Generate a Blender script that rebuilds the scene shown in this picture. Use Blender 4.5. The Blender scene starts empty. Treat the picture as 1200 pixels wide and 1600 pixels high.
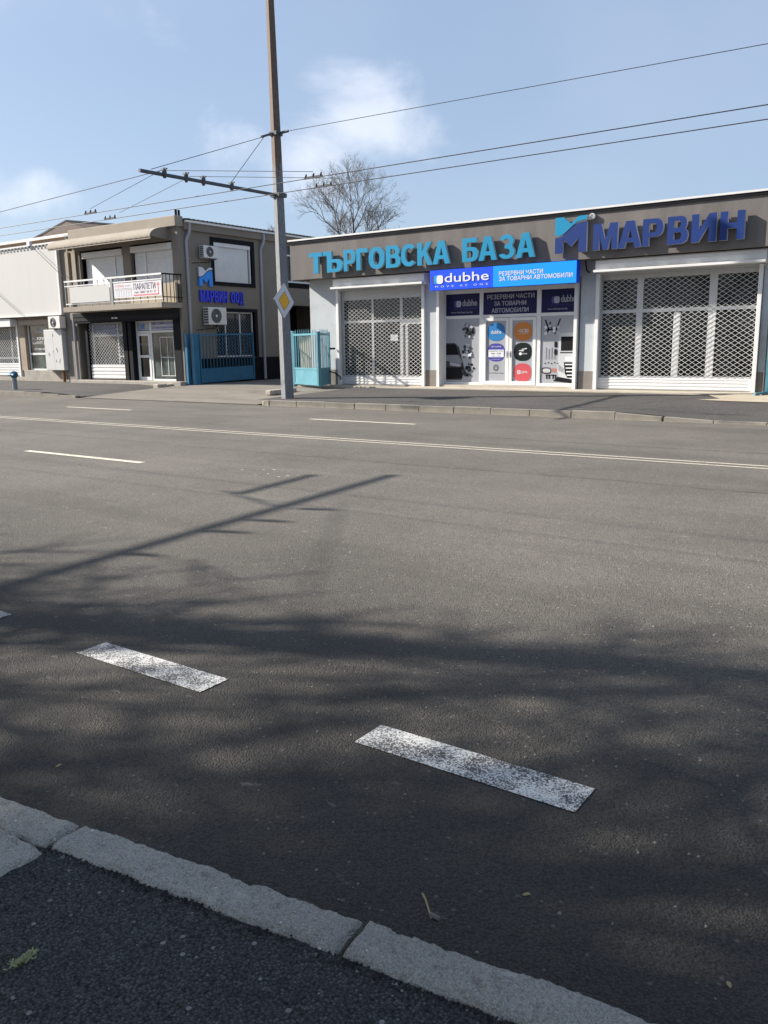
import bpy, bmesh, math, random
from mathutils import Vector, Matrix, noise
random.seed(7)
R = math.radians
sc = bpy.context.scene
COL = sc.collection

# ------------------------------------------------------------------ camera
cam_d = bpy.data.cameras.new('camera'); cam = bpy.data.objects.new('camera', cam_d)
COL.objects.link(cam); sc.camera = cam
cam_d.sensor_fit = 'VERTICAL'; cam_d.sensor_height = 24.0
cam_d.lens = 1312.6 / 1600 * 24.0
cam_d.clip_start = 0.05; cam_d.clip_end = 3000
pit, rol, yaw = R(11.254), R(-0.8135), R(35.231)
fw = Vector((-math.sin(yaw)*math.cos(pit), math.cos(yaw)*math.cos(pit), -math.sin(pit)))
rt = Vector((math.cos(yaw), math.sin(yaw), 0)); up = rt.cross(fw)
r2 = math.cos(rol)*rt + math.sin(rol)*up; u2 = -math.sin(rol)*rt + math.cos(rol)*up
M = Matrix((r2, u2, -fw)).transposed().to_4x4(); M.translation = Vector((0, 0, 1.6))
cam.matrix_world = M

# ------------------------------------------------------------------ light
SUN_AZ, SUN_EL = 69.0, 30.6          # light travels towards +X (69 deg from +Y)
sd = Vector((-math.sin(R(SUN_AZ))*math.cos(R(SUN_EL)), -math.cos(R(SUN_AZ))*math.cos(R(SUN_EL)), math.sin(R(SUN_EL))))
sun_d = bpy.data.lights.new('sun', 'SUN'); sun = bpy.data.objects.new('sun', sun_d); COL.objects.link(sun)
sun_d.energy = 5.0; sun_d.angle = R(0.55); sun_d.color = (1.0, 0.93, 0.83)
sun.rotation_euler = sd.to_track_quat('Z', 'Y').to_euler()
w = bpy.data.worlds.new('World'); sc.world = w; w.use_nodes = True
nt = w.node_tree; N = nt.nodes; L = nt.links
bg = N['Background']
sky = N.new('ShaderNodeTexSky'); sky.sky_type = 'NISHITA'; sky.sun_disc = False
sky.sun_elevation = R(SUN_EL); sky.sun_rotation = R(180+SUN_AZ)
sky.air_density = 1.0; sky.dust_density = 1.4; sky.ozone_density = 1.6; sky.altitude = 100
def cloud_setup():
    tc = N.new('ShaderNodeTexCoord')
    def blob(d, size, stretch=(1, 1, 1)):
        d = Vector(d).normalized()
        s = N.new('ShaderNodeVectorMath'); s.operation = 'SUBTRACT'; L.new(tc.outputs['Generated'], s.inputs[0]); s.inputs[1].default_value = d
        m = N.new('ShaderNodeVectorMath'); m.operation = 'MULTIPLY'; L.new(s.outputs[0], m.inputs[0]); m.inputs[1].default_value = stretch
        l = N.new('ShaderNodeVectorMath'); l.operation = 'LENGTH'; L.new(m.outputs[0], l.inputs[0])
        r = N.new('ShaderNodeMapRange'); r.interpolation_type = 'SMOOTHSTEP'
        L.new(l.outputs['Value'], r.inputs[0]); r.inputs[1].default_value = 0; r.inputs[2].default_value = size
        r.inputs[3].default_value = 1; r.inputs[4].default_value = 0
        return r.outputs[0]
    def mth(op, a, b):
        n = N.new('ShaderNodeMath'); n.operation = op
        for i, v in enumerate((a, b)):
            if isinstance(v, (int, float)): n.inputs[i].default_value = v
            else: L.new(v, n.inputs[i])
        return n.outputs[0]
    mp = N.new('ShaderNodeMapping'); L.new(tc.outputs['Generated'], mp.inputs[0]); mp.inputs['Scale'].default_value = (1, 1, 1.5)
    nz = N.new('ShaderNodeTexNoise'); L.new(mp.outputs[0], nz.inputs[0]); nz.inputs['Scale'].default_value = 7.0
    nz.inputs['Detail'].default_value = 8; nz.inputs['Roughness'].default_value = 0.58; nz.inputs['Distortion'].default_value = 0.25
    n2 = N.new('ShaderNodeTexNoise'); L.new(mp.outputs[0], n2.inputs[0]); n2.inputs['Scale'].default_value = 2.2; n2.inputs['Detail'].default_value = 4
    b1 = blob(CL1, 0.155, (1, 1, 1.7)); b2 = blob(CL2, 0.10, (1, 1, 1.1)); b3 = blob(CL3, 0.13, (1, 1, 2.2)); b4 = blob(CL4, 0.22, (1, 1, 4.0)); b5 = blob(CL5, 0.13, (1, 1, 1.2))
    b = mth('MAXIMUM', mth('MAXIMUM', b1, mth('MULTIPLY', b2, .9)), mth('MULTIPLY', b3, .7))
    b = mth('MAXIMUM', b, mth('MULTIPLY', b4, .62)); b = mth('MAXIMUM', b, mth('MULTIPLY', b5, .85))
    g = mth('ADD', mth('MULTIPLY', b, .55), mth('MULTIPLY', nz.outputs[0], 1.25))
    r = N.new('ShaderNodeMapRange'); r.interpolation_type = 'SMOOTHSTEP'; L.new(g, r.inputs[0]); r.inputs[1].default_value = .84; r.inputs[2].default_value = 1.30
    thin = N.new('ShaderNodeMapRange'); thin.interpolation_type = 'SMOOTHSTEP'; L.new(n2.outputs[0], thin.inputs[0]); thin.inputs[1].default_value = .40; thin.inputs[2].default_value = .75
    fac = mth('MINIMUM', mth('ADD', mth('MULTIPLY', r.outputs[0], .62), mth('MULTIPLY', thin.outputs[0], .10)), 1.0)
    mx = N.new('ShaderNodeMix'); mx.data_type = 'RGBA'; L.new(fac, mx.inputs[0]); L.new(HZ, mx.inputs[6]); mx.inputs[7].default_value = (8.6, 8.9, 9.8, 1)
    return mx.outputs[2]
def pdir(px, py):                    # direction of a sky feature as seen from the street
    return (r2*((px-600)/1312.6) - u2*((py-800)/1312.6) + fw).normalized()
CL1, CL2, CL3, CL4, CL5 = pdir(575, 180), pdir(350, 215), pdir(20, 300), pdir(60, 20), pdir(485, 250)
# thin high haze: lifts the blue towards white evenly
hz = N.new('ShaderNodeMix'); hz.data_type = 'RGBA'; hz.inputs[0].default_value = 0.42
L.new(sky.outputs[0], hz.inputs[6]); hz.inputs[7].default_value = (4.9, 6.25, 8.6, 1); HZ = hz.outputs[2]
L.new(cloud_setup(), bg.inputs[0]); bg.inputs[1].default_value = 0.060
sc.view_settings.view_transform = 'Standard'; sc.view_settings.look = 'None'
sc.view_settings.exposure = 1.06; sc.view_settings.gamma = 1.0; sc.view_settings.use_curve_mapping = False

# ------------------------------------------------------------------ materials
MATS = {}
def mat(name, col, rough=.75, var=.12, scale=2.0, bump=0.0, bscale=60.0, metal=0.0, spec=.4, stretch=(1, 1, 1), dirt=None, dscale=1.2, dth=.58, emis=0):
    if name in MATS: return MATS[name]
    m = bpy.data.materials.new(name); m.use_nodes = True; t = m.node_tree; n = t.nodes; l = t.links
    p = n['Principled BSDF']; p.inputs['Roughness'].default_value = rough; p.inputs['Metallic'].default_value = metal
    p.inputs['Specular IOR Level'].default_value = spec
    tc = n.new('ShaderNodeTexCoord'); mp = n.new('ShaderNodeMapping'); mp.inputs['Scale'].default_value = stretch; l.new(tc.outputs['Object'], mp.inputs[0])
    nz = n.new('ShaderNodeTexNoise'); nz.inputs['Scale'].default_value = scale; nz.inputs['Detail'].default_value = 7; nz.inputs['Roughness'].default_value = .62; l.new(mp.outputs[0], nz.inputs[0])
    mx = n.new('ShaderNodeMix'); mx.data_type = 'RGBA'
    r = n.new('ShaderNodeMapRange'); l.new(nz.outputs[0], r.inputs[0]); r.inputs[1].default_value = .3; r.inputs[2].default_value = .7; l.new(r.outputs[0], mx.inputs[0])
    mx.inputs[6].default_value = tuple(c*(1-var) for c in col)+(1,); mx.inputs[7].default_value = tuple(min(1, c*(1+var)) for c in col)+(1,)
    out = mx.outputs[2]
    if dirt:
        n2 = n.new('ShaderNodeTexNoise'); n2.inputs['Scale'].default_value = dscale; n2.inputs['Detail'].default_value = 9; n2.inputs['Roughness'].default_value = .7; l.new(mp.outputs[0], n2.inputs[0])
        r2_ = n.new('ShaderNodeMapRange'); l.new(n2.outputs[0], r2_.inputs[0]); r2_.inputs[1].default_value = dth; r2_.inputs[2].default_value = dth+.14
        m2 = n.new('ShaderNodeMix'); m2.data_type = 'RGBA'; l.new(r2_.outputs[0], m2.inputs[0]); l.new(out, m2.inputs[6]); m2.inputs[7].default_value = tuple(dirt)+(1,)
        out = m2.outputs[2]
    l.new(out, p.inputs['Base Color'])
    if bump:
        n3 = n.new('ShaderNodeTexNoise'); n3.inputs['Scale'].default_value = bscale; n3.inputs['Detail'].default_value = 5; l.new(tc.outputs['Object'], n3.inputs[0])
        b = n.new('ShaderNodeBump'); b.inputs['Strength'].default_value = bump; b.inputs['Distance'].default_value = .02; l.new(n3.outputs[0], b.inputs['Height']); l.new(b.outputs[0], p.inputs['Normal'])
    MATS[name] = m
    return m

def asphalt(name, dark, light, agg, cell=110, bump=.8, dist=.006, streak=True, speck=.12, shade_fade=False, gap=.6):
    m = bpy.data.materials.new(name); m.use_nodes = True; t = m.node_tree; n = t.nodes; l = t.links
    p = n['Principled BSDF']; p.inputs['Roughness'].default_value = .82; p.inputs['Specular IOR Level'].default_value = .35
    tc = n.new('ShaderNodeTexCoord'); O = tc.outputs['Object']
    def nz(scale, detail=6, rough=.6, st=None, dis=0):
        v = O
        if st:
            mp = n.new('ShaderNodeMapping'); mp.inputs['Scale'].default_value = st; l.new(O, mp.inputs[0]); v = mp.outputs[0]
        a = n.new('ShaderNodeTexNoise'); a.inputs['Scale'].default_value = scale; a.inputs['Detail'].default_value = detail; a.inputs['Roughness'].default_value = rough; a.inputs['Distortion'].default_value = dis
        l.new(v, a.inputs[0]); return a.outputs[0]
    def rng(v, a, b, c=0, d=1):
        r = n.new('ShaderNodeMapRange'); l.new(v, r.inputs[0])
        for i, q in enumerate((a, b, c, d)): r.inputs[i+1].default_value = q
        return r.outputs[0]
    def mixc(f, a, b):
        x = n.new('ShaderNodeMix'); x.data_type = 'RGBA'
        if isinstance(f, float): x.inputs[0].default_value = f
        else: l.new(f, x.inputs[0])
        for i, q in ((6, a), (7, b)):
            if isinstance(q, tuple): x.inputs[i].default_value = q+(1,)
            else: l.new(q, x.inputs[i])
        return x.outputs[2]
    def mul(a, b):
        x = n.new('ShaderNodeMath'); x.operation = 'MULTIPLY'
        l.new(a, x.inputs[0])
        if isinstance(b, float): x.inputs[1].default_value = b
        else: l.new(b, x.inputs[1])
        return x.outputs[0]
    base = mixc(rng(nz(.45, 8, .65), .36, .64), dark, light)
    if streak:
        base = mixc(mul(rng(nz(1.0, 6, .6, (.06, 1.3, 1)), .52, .72), .45), base, tuple(c*.62 for c in dark))
        base = mixc(mul(rng(nz(1.0, 6, .6, (.05, 1.9, 3)), .55, .75), .4), base, tuple(min(1, c*1.35) for c in light))
    v = n.new('ShaderNodeTexVoronoi'); v.inputs['Scale'].default_value = cell; l.new(O, v.inputs[0])
    sep = n.new('ShaderNodeSeparateColor'); l.new(v.outputs['Color'], sep.inputs[0])
    base = mixc(mul(rng(sep.outputs[0], .55, 1.0), .55), base, agg)
    base = mixc(mul(rng(sep.outputs[1], .55, 1.0), .55), base, tuple(c*.45 for c in dark))
    base = mixc(mul(rng(v.outputs['Distance'], .30, .72), gap), base, tuple(c*.25 for c in dark))
    v2 = n.new('ShaderNodeTexVoronoi'); v2.inputs['Scale'].default_value = cell*.33; l.new(O, v2.inputs[0])
    s2 = n.new('ShaderNodeSeparateColor'); l.new(v2.outputs['Color'], s2.inputs[0])
    g = n.new('ShaderNodeMath'); g.operation = 'GREATER_THAN'; l.new(s2.outputs[0], g.inputs[0]); g.inputs[1].default_value = 1-speck*.35
    near = n.new('ShaderNodeMath'); near.operation = 'LESS_THAN'; l.new(v2.outputs['Distance'], near.inputs[0]); near.inputs[1].default_value = .28
    base = mixc(mul(mul(g.outputs[0], near.outputs[0]), .6), base, tuple(min(1, c*2.0) for c in agg))
    if shade_fade:  # near lane coloured darker: darker asphalt with the foreground shade painted in
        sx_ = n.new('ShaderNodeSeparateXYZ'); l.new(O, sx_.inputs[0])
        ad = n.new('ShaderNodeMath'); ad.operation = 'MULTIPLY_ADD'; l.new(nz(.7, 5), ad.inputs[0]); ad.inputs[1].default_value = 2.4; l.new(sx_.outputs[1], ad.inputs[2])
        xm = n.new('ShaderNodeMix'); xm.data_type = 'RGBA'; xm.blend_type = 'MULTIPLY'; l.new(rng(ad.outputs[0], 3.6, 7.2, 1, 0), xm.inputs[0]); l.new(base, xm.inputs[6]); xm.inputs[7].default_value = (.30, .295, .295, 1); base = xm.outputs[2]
    # blotchy stains
    base = mixc(mul(rng(nz(1.3, 9, .72, None, .6), .60, .72), .35), base, tuple(c*.5 for c in dark))
    base = mixc(mul(rng(nz(6.0, 5, .6, (1, 1.6, 1)), .66, .74), .35), base, tuple(min(1, c*1.5) for c in light))
    l.new(base, p.inputs['Base Color'])
    h = n.new('ShaderNodeMath'); h.operation = 'MULTIPLY_ADD'; l.new(v.outputs['Distance'], h.inputs[0]); h.inputs[1].default_value = -1.0; l.new(mul(nz(cell*.5, 5, .7), 1.2), h.inputs[2])
    b = n.new('ShaderNodeBump'); b.inputs['Strength'].default_value = bump; b.inputs['Distance'].default_value = dist; l.new(h.outputs[0], b.inputs['Height'])
    b2 = n.new('ShaderNodeBump'); b2.inputs['Strength'].default_value = .5; b2.inputs['Distance'].default_value = .02; l.new(nz(9, 4), b2.inputs['Height']); l.new(b.outputs[0], b2.inputs['Normal'])
    l.new(b2.outputs[0], p.inputs['Normal'])
    MATS[name] = m
    return m

def paint(name, col, under, scale=150, th=.5):
    """road paint worn through to the asphalt"""
    m = bpy.data.materials.new(name); m.use_nodes = True; t = m.node_tree; n = t.nodes; l = t.links
    p = n['Principled BSDF']; p.inputs['Roughness'].default_value = .7
    tc = n.new('ShaderNodeTexCoord')
    a = n.new('ShaderNodeTexNoise'); a.inputs['Scale'].default_value = scale*.45; a.inputs['Detail'].default_value = 4; a.inputs['Roughness'].default_value = .75; l.new(tc.outputs['Object'], a.inputs[0])
    a2 = n.new('ShaderNodeTexNoise'); a2.inputs['Scale'].default_value = 6; a2.inputs['Detail'].default_value = 3; l.new(tc.outputs['Object'], a2.inputs[0])
    ad = n.new('ShaderNodeMath'); ad.operation = 'MULTIPLY_ADD'; l.new(a2.outputs[0], ad.inputs[0]); ad.inputs[1].default_value = .35; l.new(a.outputs[0], ad.inputs[2])
    r = n.new('ShaderNodeMapRange'); l.new(ad.outputs[0], r.inputs[0]); r.inputs[1].default_value = th+.17; r.inputs[2].default_value = th+.22
    x = n.new('ShaderNodeMix'); x.data_type = 'RGBA'; l.new(r.outputs[0], x.inputs[0]); x.inputs[6].default_value = tuple(col)+(1,); x.inputs[7].default_value = tuple(under)+(1,)
    l.new(x.outputs[2], p.inputs['Base Color'])
    b = n.new('ShaderNodeBump'); b.inputs['Strength'].default_value = .6; b.inputs['Distance'].default_value = .004; b.invert = True; l.new(ad.outputs[0], b.inputs['Height']); l.new(b.outputs[0], p.inputs['Normal'])
    return m

def glass(name, col=(.02, .024, .028), rough=.06):
    m = bpy.data.materials.new(name); m.use_nodes = True; p = m.node_tree.nodes['Principled BSDF']; t = m.node_tree
    tc = t.nodes.new('ShaderNodeTexCoord'); nz = t.nodes.new('ShaderNodeTexNoise'); nz.inputs['Scale'].default_value = 1.6; nz.inputs['Detail'].default_value = 5
    t.links.new(tc.outputs['Object'], nz.inputs[0])
    x = t.nodes.new('ShaderNodeMix'); x.data_type = 'RGBA'; r = t.nodes.new('ShaderNodeMapRange'); t.links.new(nz.outputs[0], r.inputs[0]); r.inputs[1].default_value = .42; r.inputs[2].default_value = .62
    t.links.new(r.outputs[0], x.inputs[0]); x.inputs[6].default_value = tuple(c*.45 for c in col)+(1,); x.inputs[7].default_value = tuple(c*1.8 for c in col)+(1,)
    t.links.new(x.outputs[2], p.inputs['Base Color'])
    p.inputs['Roughness'].default_value = rough; p.inputs['IOR'].default_value = 1.5
    return m

A_ROAD = asphalt('road_asphalt', (.158, .141, .120), (.250, .225, .192), (.25, .235, .21), cell=125, bump=.85, dist=.008, shade_fade=True)
A_FOOT = asphalt('footway_asphalt', (.060, .060, .060), (.105, .103, .098), (.24, .235, .22), cell=120, bump=1.0, dist=.017, streak=False, speck=.10, gap=.9)
A_FAR = asphalt('far_pavement_asphalt', (.080, .072, .068), (.115, .104, .098), (.16, .15, .14), cell=60, bump=.5, dist=.006)
CONC_DRIVE = mat('driveway_concrete', (.175, .155, .130), .9, .22, .8, .4, 30, stretch=(.6, 1.6, 1), dirt=(.11, .10, .088), dscale=.9, dth=.56)
EARTH = mat('earth', (.12, .10, .075), .95, .3, .2)
KERB_FAR = mat('far_kerb_concrete', (.26, .235, .195), .9, .2, 2.2, .4, 50, dirt=(.15, .13, .11), dscale=2.5, dth=.6)
KERB_NEAR = asphalt('near_kerb_concrete', (.33, .31, .27), (.50, .47, .41), (.58, .54, .47), cell=200, bump=.8, dist=.008, streak=False, speck=.05, gap=.28)
STEP = mat('pale_step_concrete', (.42, .375, .31), .9, .15, 2.0, .3, 40, dirt=(.25, .21, .17), dscale=2, dth=.62)
WHITE_PAINT = paint('worn_white_paint', (.60, .59, .56), (.050, .048, .046), 300, .478)
LINE_PAINT = paint('cream_line_paint', (.62, .57, .47), (.16, .15, .13), 40, .60)
SHOP_WALL = mat('pale_render', (.44, .47, .49), .85, .05, 1.5, .15, 90, dirt=(.37, .385, .39), dscale=1.3, dth=.52)
PLINTH = mat('taupe_plinth', (.19, .17, .15), .85, .1, 2, .2, 90)
FASCIA = mat('grey_brown_render', (.150, .137, .130), .88, .15, 1.1, .35, 55, stretch=(2.2, 1, .35), dirt=(.125, .114, .108), dscale=.7, dth=.5)
FLASH = mat('white_flashing', (.66, .65, .64), .5, .06, 2)
DARK = mat('dark_void', (.012, .012, .013), .9, .2)
WHITE_MET = mat('white_aluminium', (.70, .70, .69), .42, .05, 3)
SHUTTER = mat('white_shutter', (.65, .65, .645), .45, .06, 4, dirt=(.52, .51, .49), dscale=1.5, dth=.62)
MESH = mat('shutter_mesh', (.60, .60, .585), .5, .12, 8)
GLASS = glass('dark_glass', (.010, .011, .011)); GLASS_G = glass('green_dark_glass', (.05, .062, .06), .08)
CYAN = mat('cyan_letter', (.012, .235, .42), .5, .06, 1.5, spec=.2); CYAN_SIDE = mat('cyan_letter_return', (.28, .42, .48), .5, .05)
VIOLET = mat('indigo_letter', (.014, .038, .165), .5, .06, 1.5, spec=.2); VIOLET_SIDE = mat('indigo_letter_return', (.42, .44, .52), .5, .05)
ROYAL = mat('royal_blue', (.008, .075, .80), .35, .02); AZURE = mat('azure_blue', (.004, .29, .95), .35, .02)
WHITE_P = mat('print_white', (.66, .67, .70), .45, .02); NAVY = mat('navy_film', (.010, .011, .07), .45, .12, spec=.2)
FILM = mat('grey_window_film', (.34, .35, .38), .35, .05, .8)
PGREY = mat('print_grey', (.36, .37, .42), .4, .04); PDARK = mat('print_dark', (.008, .008, .010), .5, .1, spec=.15); PMID = mat('print_mid', (.05, .055, .06), .5, .1, spec=.2)
ORANGE = mat('print_orange', (.55, .19, .03), .4, .03); RED = mat('print_coral', (.50, .075, .09), .4, .03); BLUEP = mat('print_blue', (.02, .17, .42), .4, .03)
INDIGO = mat('print_indigo', (.05, .05, .28), .4, .03); PBLACK = mat('print_black_green', (.008, .014, .014), .5, .03, spec=.15); PTRUCK = mat('print_truck', (.46, .47, .49), .4, .06, 2)
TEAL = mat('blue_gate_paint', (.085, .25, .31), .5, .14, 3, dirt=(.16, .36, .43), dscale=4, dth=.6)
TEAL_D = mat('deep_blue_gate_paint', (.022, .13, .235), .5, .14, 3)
TAUPE = mat('taupe_render', (.215, .188, .158), .9, .07, 1.2, .3, 70, dirt=(.185, .16, .135), dscale=.8, dth=.55)
TAUPE_L = mat('light_taupe_render', (.30, .262, .215), .9, .10, 1.2, .3, 60, dirt=(.28, .24, .19), dscale=1.4, dth=.6)
CHAR = mat('charcoal_paint', (.010, .0105, .014), .7, .12, 2, spec=.12)
CHAR_L = mat('charcoal_box', (.020, .021, .027), .7, .08, 2, spec=.15)
BLACKP = mat('black_plinth', (.010, .010, .011), .8, .2, 3, spec=.12)
PANEL = mat('white_sheet_panel', (.50, .49, .475), .7, .02, .8, stretch=(1, 1, .25), dirt=(.46, .45, .435), dscale=1.0, dth=.6)
GREYM = mat('grey_metal', (.24, .26, .28), .5, .12, 4, metal=.2)
PIPE = mat('grey_pvc_pipe', (.33, .33, .37), .5, .06, 2)
ACW = mat('ac_white', (.66, .65, .62), .5, .06, 3); ACG = mat('ac_grille', (.09, .09, .095), .6, .1)
TANW = mat('old_tan_wall', (.33, .265, .205), .92, .16, 1.6, .3, 40, dirt=(.22, .17, .13), dscale=1.6, dth=.56)
TILE = mat('clay_tile', (.075, .052, .042), .9, .35, 6)
WOODP = mat('pale_boards', (.42, .36, .27), .85, .12, 3, stretch=(3, 3, .3))
WIRE = mat('cable', (.035, .037, .045), .6, .1); STEELD = mat('weathered_steel', (.075, .085, .10), .6, .2, 5)
SIGNW = mat('sign_white', (.62, .64, .68), .45, .03); SIGNY = mat('sign_yellow', (.78, .42, .02), .45, .03); SIGNB = mat('sign_black', (.02, .02, .02), .5, .03)
PINK = mat('banner_red', (.62, .12, .14), .6, .1); BANW = mat('banner_white', (.62, .60, .62), .6, .04, 3); BANT = mat('banner_text', (.12, .11, .17), .6, .05)
BARK = mat('bark', (.085, .072, .06), .95, .3, 9, .6, 30); TWIG = mat('twig', (.16, .142, .13), .95, .25, 5)
HYD = mat('blue_post_cap', (.02, .12, .20), .5, .1, 6); RUST = mat('rusty_pipe', (.22, .10, .035), .9, .3, 12)
DRY = mat('dry_leaf', (.33, .27, .14), .9, .3, 40); WEED = mat('dry_weed', (.30, .31, .15), .9, .3, 50); STONE = mat('pebble', (.22, .205, .18), .9, .2, 30)
STONEW = mat('stone_plinth', (.34, .31, .27), .92, .2, 2.5, .4, 30, dirt=(.22, .19, .17), dscale=2.5, dth=.58)

def pole_mat():
    m = bpy.data.materials.new('pole_paint'); m.use_nodes = True; t = m.node_tree; n = t.nodes; l = t.links; p = n['Principled BSDF']; p.inputs['Roughness'].default_value = .8
    tc = n.new('ShaderNodeTexCoord'); s = n.new('ShaderNodeSeparateXYZ'); l.new(tc.outputs['Object'], s.inputs[0])
    mp = n.new('ShaderNodeMapping'); mp.inputs['Scale'].default_value = (5, 5, 1.3); l.new(tc.outputs['Object'], mp.inputs[0])
    a = n.new('ShaderNodeTexNoise'); a.inputs['Scale'].default_value = 2; a.inputs['Detail'].default_value = 8; a.inputs['Roughness'].default_value = .7; l.new(mp.outputs[0], a.inputs[0])
    r = n.new('ShaderNodeMapRange'); l.new(s.outputs[2], r.inputs[0]); r.inputs[1].default_value = 5.2; r.inputs[2].default_value = 6.6; r.inputs[3].default_value = -.32; r.inputs[4].default_value = .22
    ad = n.new('ShaderNodeMath'); ad.operation = 'ADD'; l.new(r.outputs[0], ad.inputs[0]); l.new(a.outputs[0], ad.inputs[1])
    q = n.new('ShaderNodeMapRange'); l.new(ad.outputs[0], q.inputs[0]); q.inputs[1].default_value = .44; q.inputs[2].default_value = .58
    b = n.new('ShaderNodeTexNoise'); b.inputs['Scale'].default_value = 7; b.inputs['Detail'].default_value = 6; l.new(mp.outputs[0], b.inputs[0])
    x1 = n.new('ShaderNodeMix'); x1.data_type = 'RGBA'; l.new(b.outputs[0], x1.inputs[0]); x1.inputs[6].default_value = (.085, .095, .115, 1); x1.inputs[7].default_value = (.27, .275, .28, 1)
    x2 = n.new('ShaderNodeMix'); x2.data_type = 'RGBA'; l.new(b.outputs[0], x2.inputs[0]); x2.inputs[6].default_value = (.055, .035, .026, 1); x2.inputs[7].default_value = (.20, .14, .11, 1)
    x = n.new('ShaderNodeMix'); x.data_type = 'RGBA'; l.new(q.outputs[0], x.inputs[0]); l.new(x1.outputs[2], x.inputs[6]); l.new(x2.outputs[2], x.inputs[7]); l.new(x.outputs[2], p.inputs['Base Color'])
    bb = n.new('ShaderNodeBump'); bb.inputs['Strength'].default_value = .5; bb.inputs['Distance'].default_value = .01; l.new(a.outputs[0], bb.inputs['Height']); l.new(bb.outputs[0], p.inputs['Normal'])
    return m
POLE = pole_mat()

# ------------------------------------------------------------------ mesh builder
TXT = {}
def text2d(s, bold=.0):
    key = (s, bold)
    if key in TXT: return TXT[key]
    c = bpy.data.curves.new('t', 'FONT'); c.body = s; c.fill_mode = 'BOTH' if False else 'FRONT'; c.resolution_u = 3; c.offset = 0; c.size = 1.0
    o = bpy.data.objects.new('t', c); COL.objects.link(o)
    dg = bpy.context.evaluated_depsgraph_get(); me = bpy.data.meshes.new_from_object(o.evaluated_get(dg))
    v = [(a.co.x, a.co.y) for a in me.vertices]; f = [tuple(p.vertices) for p in me.polygons]
    bm = bmesh.new(); bm.from_mesh(me); bmesh.ops.remove_doubles(bm, verts=bm.verts, dist=1e-4)
    bm.verts.index_update(); v = [(a.co.x, a.co.y) for a in bm.verts]; f = [tuple(q.index for q in p.verts) for p in bm.faces]; bm.free()
    bpy.data.objects.remove(o); bpy.data.meshes.remove(me); bpy.data.curves.remove(c)
    xs = [a[0] for a in v]; ys = [a[1] for a in v]
    x0, x1, y0, y1 = min(xs), max(xs), min(ys), max(ys)
    v = [((a-x0)/(x1-x0), (b-y0)/(y1-y0)) for a, b in v]
    TXT[key] = (v, f, (x1-x0)/(y1-y0)); return TXT[key]

GL = {}
def arc(cx, cy, rx, ry, a0, a1, n=12, p=2.0):
    o = []
    for i in range(n+1):
        a = R(a0+(a1-a0)*i/n); c, s_ = math.cos(a), math.sin(a)
        o.append((cx+rx*math.copysign(abs(c)**(2/p), c), cy+ry*math.copysign(abs(s_)**(2/p), s_)))
    return o
GLYPHS = {
 'Т': [[(0, 1), (1, 1), (1, .80), (.66, .80), (.66, 0), (.34, 0), (.34, .80), (0, .80)]],
 'Г': [[(0, 0), (.36, 0), (.36, .80), (1, .80), (1, 1), (0, 1)]],
 'Н': [[(0, 0), (.31, 0), (.31, .40), (.69, .40), (.69, 0), (1, 0), (1, 1), (.69, 1), (.69, .60), (.31, .60), (.31, 1), (0, 1)]],
 'И': [[(0, 0), (.30, 0), (.70, .60), (.70, 0), (1, 0), (1, 1), (.70, 1), (.30, .40), (.30, 1), (0, 1)]],
 'М': [[(0, 0), (.24, 0), (.24, .62), (.40, 0), (.60, 0), (.76, .62), (.76, 0), (1, 0), (1, 1), (.68, 1), (.5, .36), (.32, 1), (0, 1)]],
 'А': [[(0, 0), (.28, 0), (.345, .21), (.655, .21), (.72, 0), (1, 0), (.68, 1), (.32, 1)], [(.40, .38), (.5, .74), (.60, .38)]],
 'К': [[(0, 0), (.30, 0), (.30, .30), (.40, .44), (.68, 0), (1, 0), (.61, .60), (.97, 1), (.66, 1), (.30, .60), (.30, 1), (0, 1)]],
 'О': [arc(.5, .5, .5, .5, 0, 360, 40, 2.3)[:-1], arc(.5, .5, .20, .31, 0, 360, 30, 2.2)[:-1]],
 'Р': [[(0, 0), (.31, 0), (.31, .33)]+arc(.56, .665, .44, .335, -90, 90, 14, 2.4)+[(0, 1)], [(.31, .50)]+arc(.52, .665, .16, .165, -90, 90, 10, 2.4)+[(.31, .83)]],
 'В': [[(0, 0)]+arc(.57, .29, .43, .29, -90, 50, 12, 2.4)+arc(.55, .74, .38, .26, -40, 90, 12, 2.4)+[(0, 1)], [(.31, .16)]+arc(.53, .295, .15, .135, -90, 90, 8, 2.4)+[(.31, .43)], [(.31, .59)]+arc(.50, .715, .14, .125, -90, 90, 8, 2.4)+[(.31, .84)]],
 'Б': [[(0, 0)]+arc(.55, .31, .45, .31, -90, 90, 14, 2.4)+[(.31, .62), (.31, .81), (.92, .81), (.92, 1), (0, 1)], [(.31, .16)]+arc(.52, .31, .16, .15, -90, 90, 9, 2.4)+[(.31, .46)]],
 'Ъ': [[(.24, 0)]+arc(.64, .31, .36, .31, -90, 90, 14, 2.4)+[(.48, .62), (.48, 1), (0, 1), (0, .81), (.24, .81)], [(.48, .16)]+arc(.62, .31, .13, .15, -90, 90, 9, 2.4)+[(.48, .46)]],
 'С': [arc(.52, .5, .52, .5, 40, 320, 30, 2.2)+arc(.54, .5, .25, .31, 312, 48, 24, 2.2)],
 'З': [arc(.47, .74, .46, .26, 165, -42, 16, 2.2)+arc(.47, .28, .53, .28, 42, -165, 16, 2.2)+arc(.47, .29, .22, .13, -150, 62, 12, 2.2)+[(.34, .44), (.34, .59)]+arc(.46, .715, .20, .125, -62, 155, 12, 2.2)],
}
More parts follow.
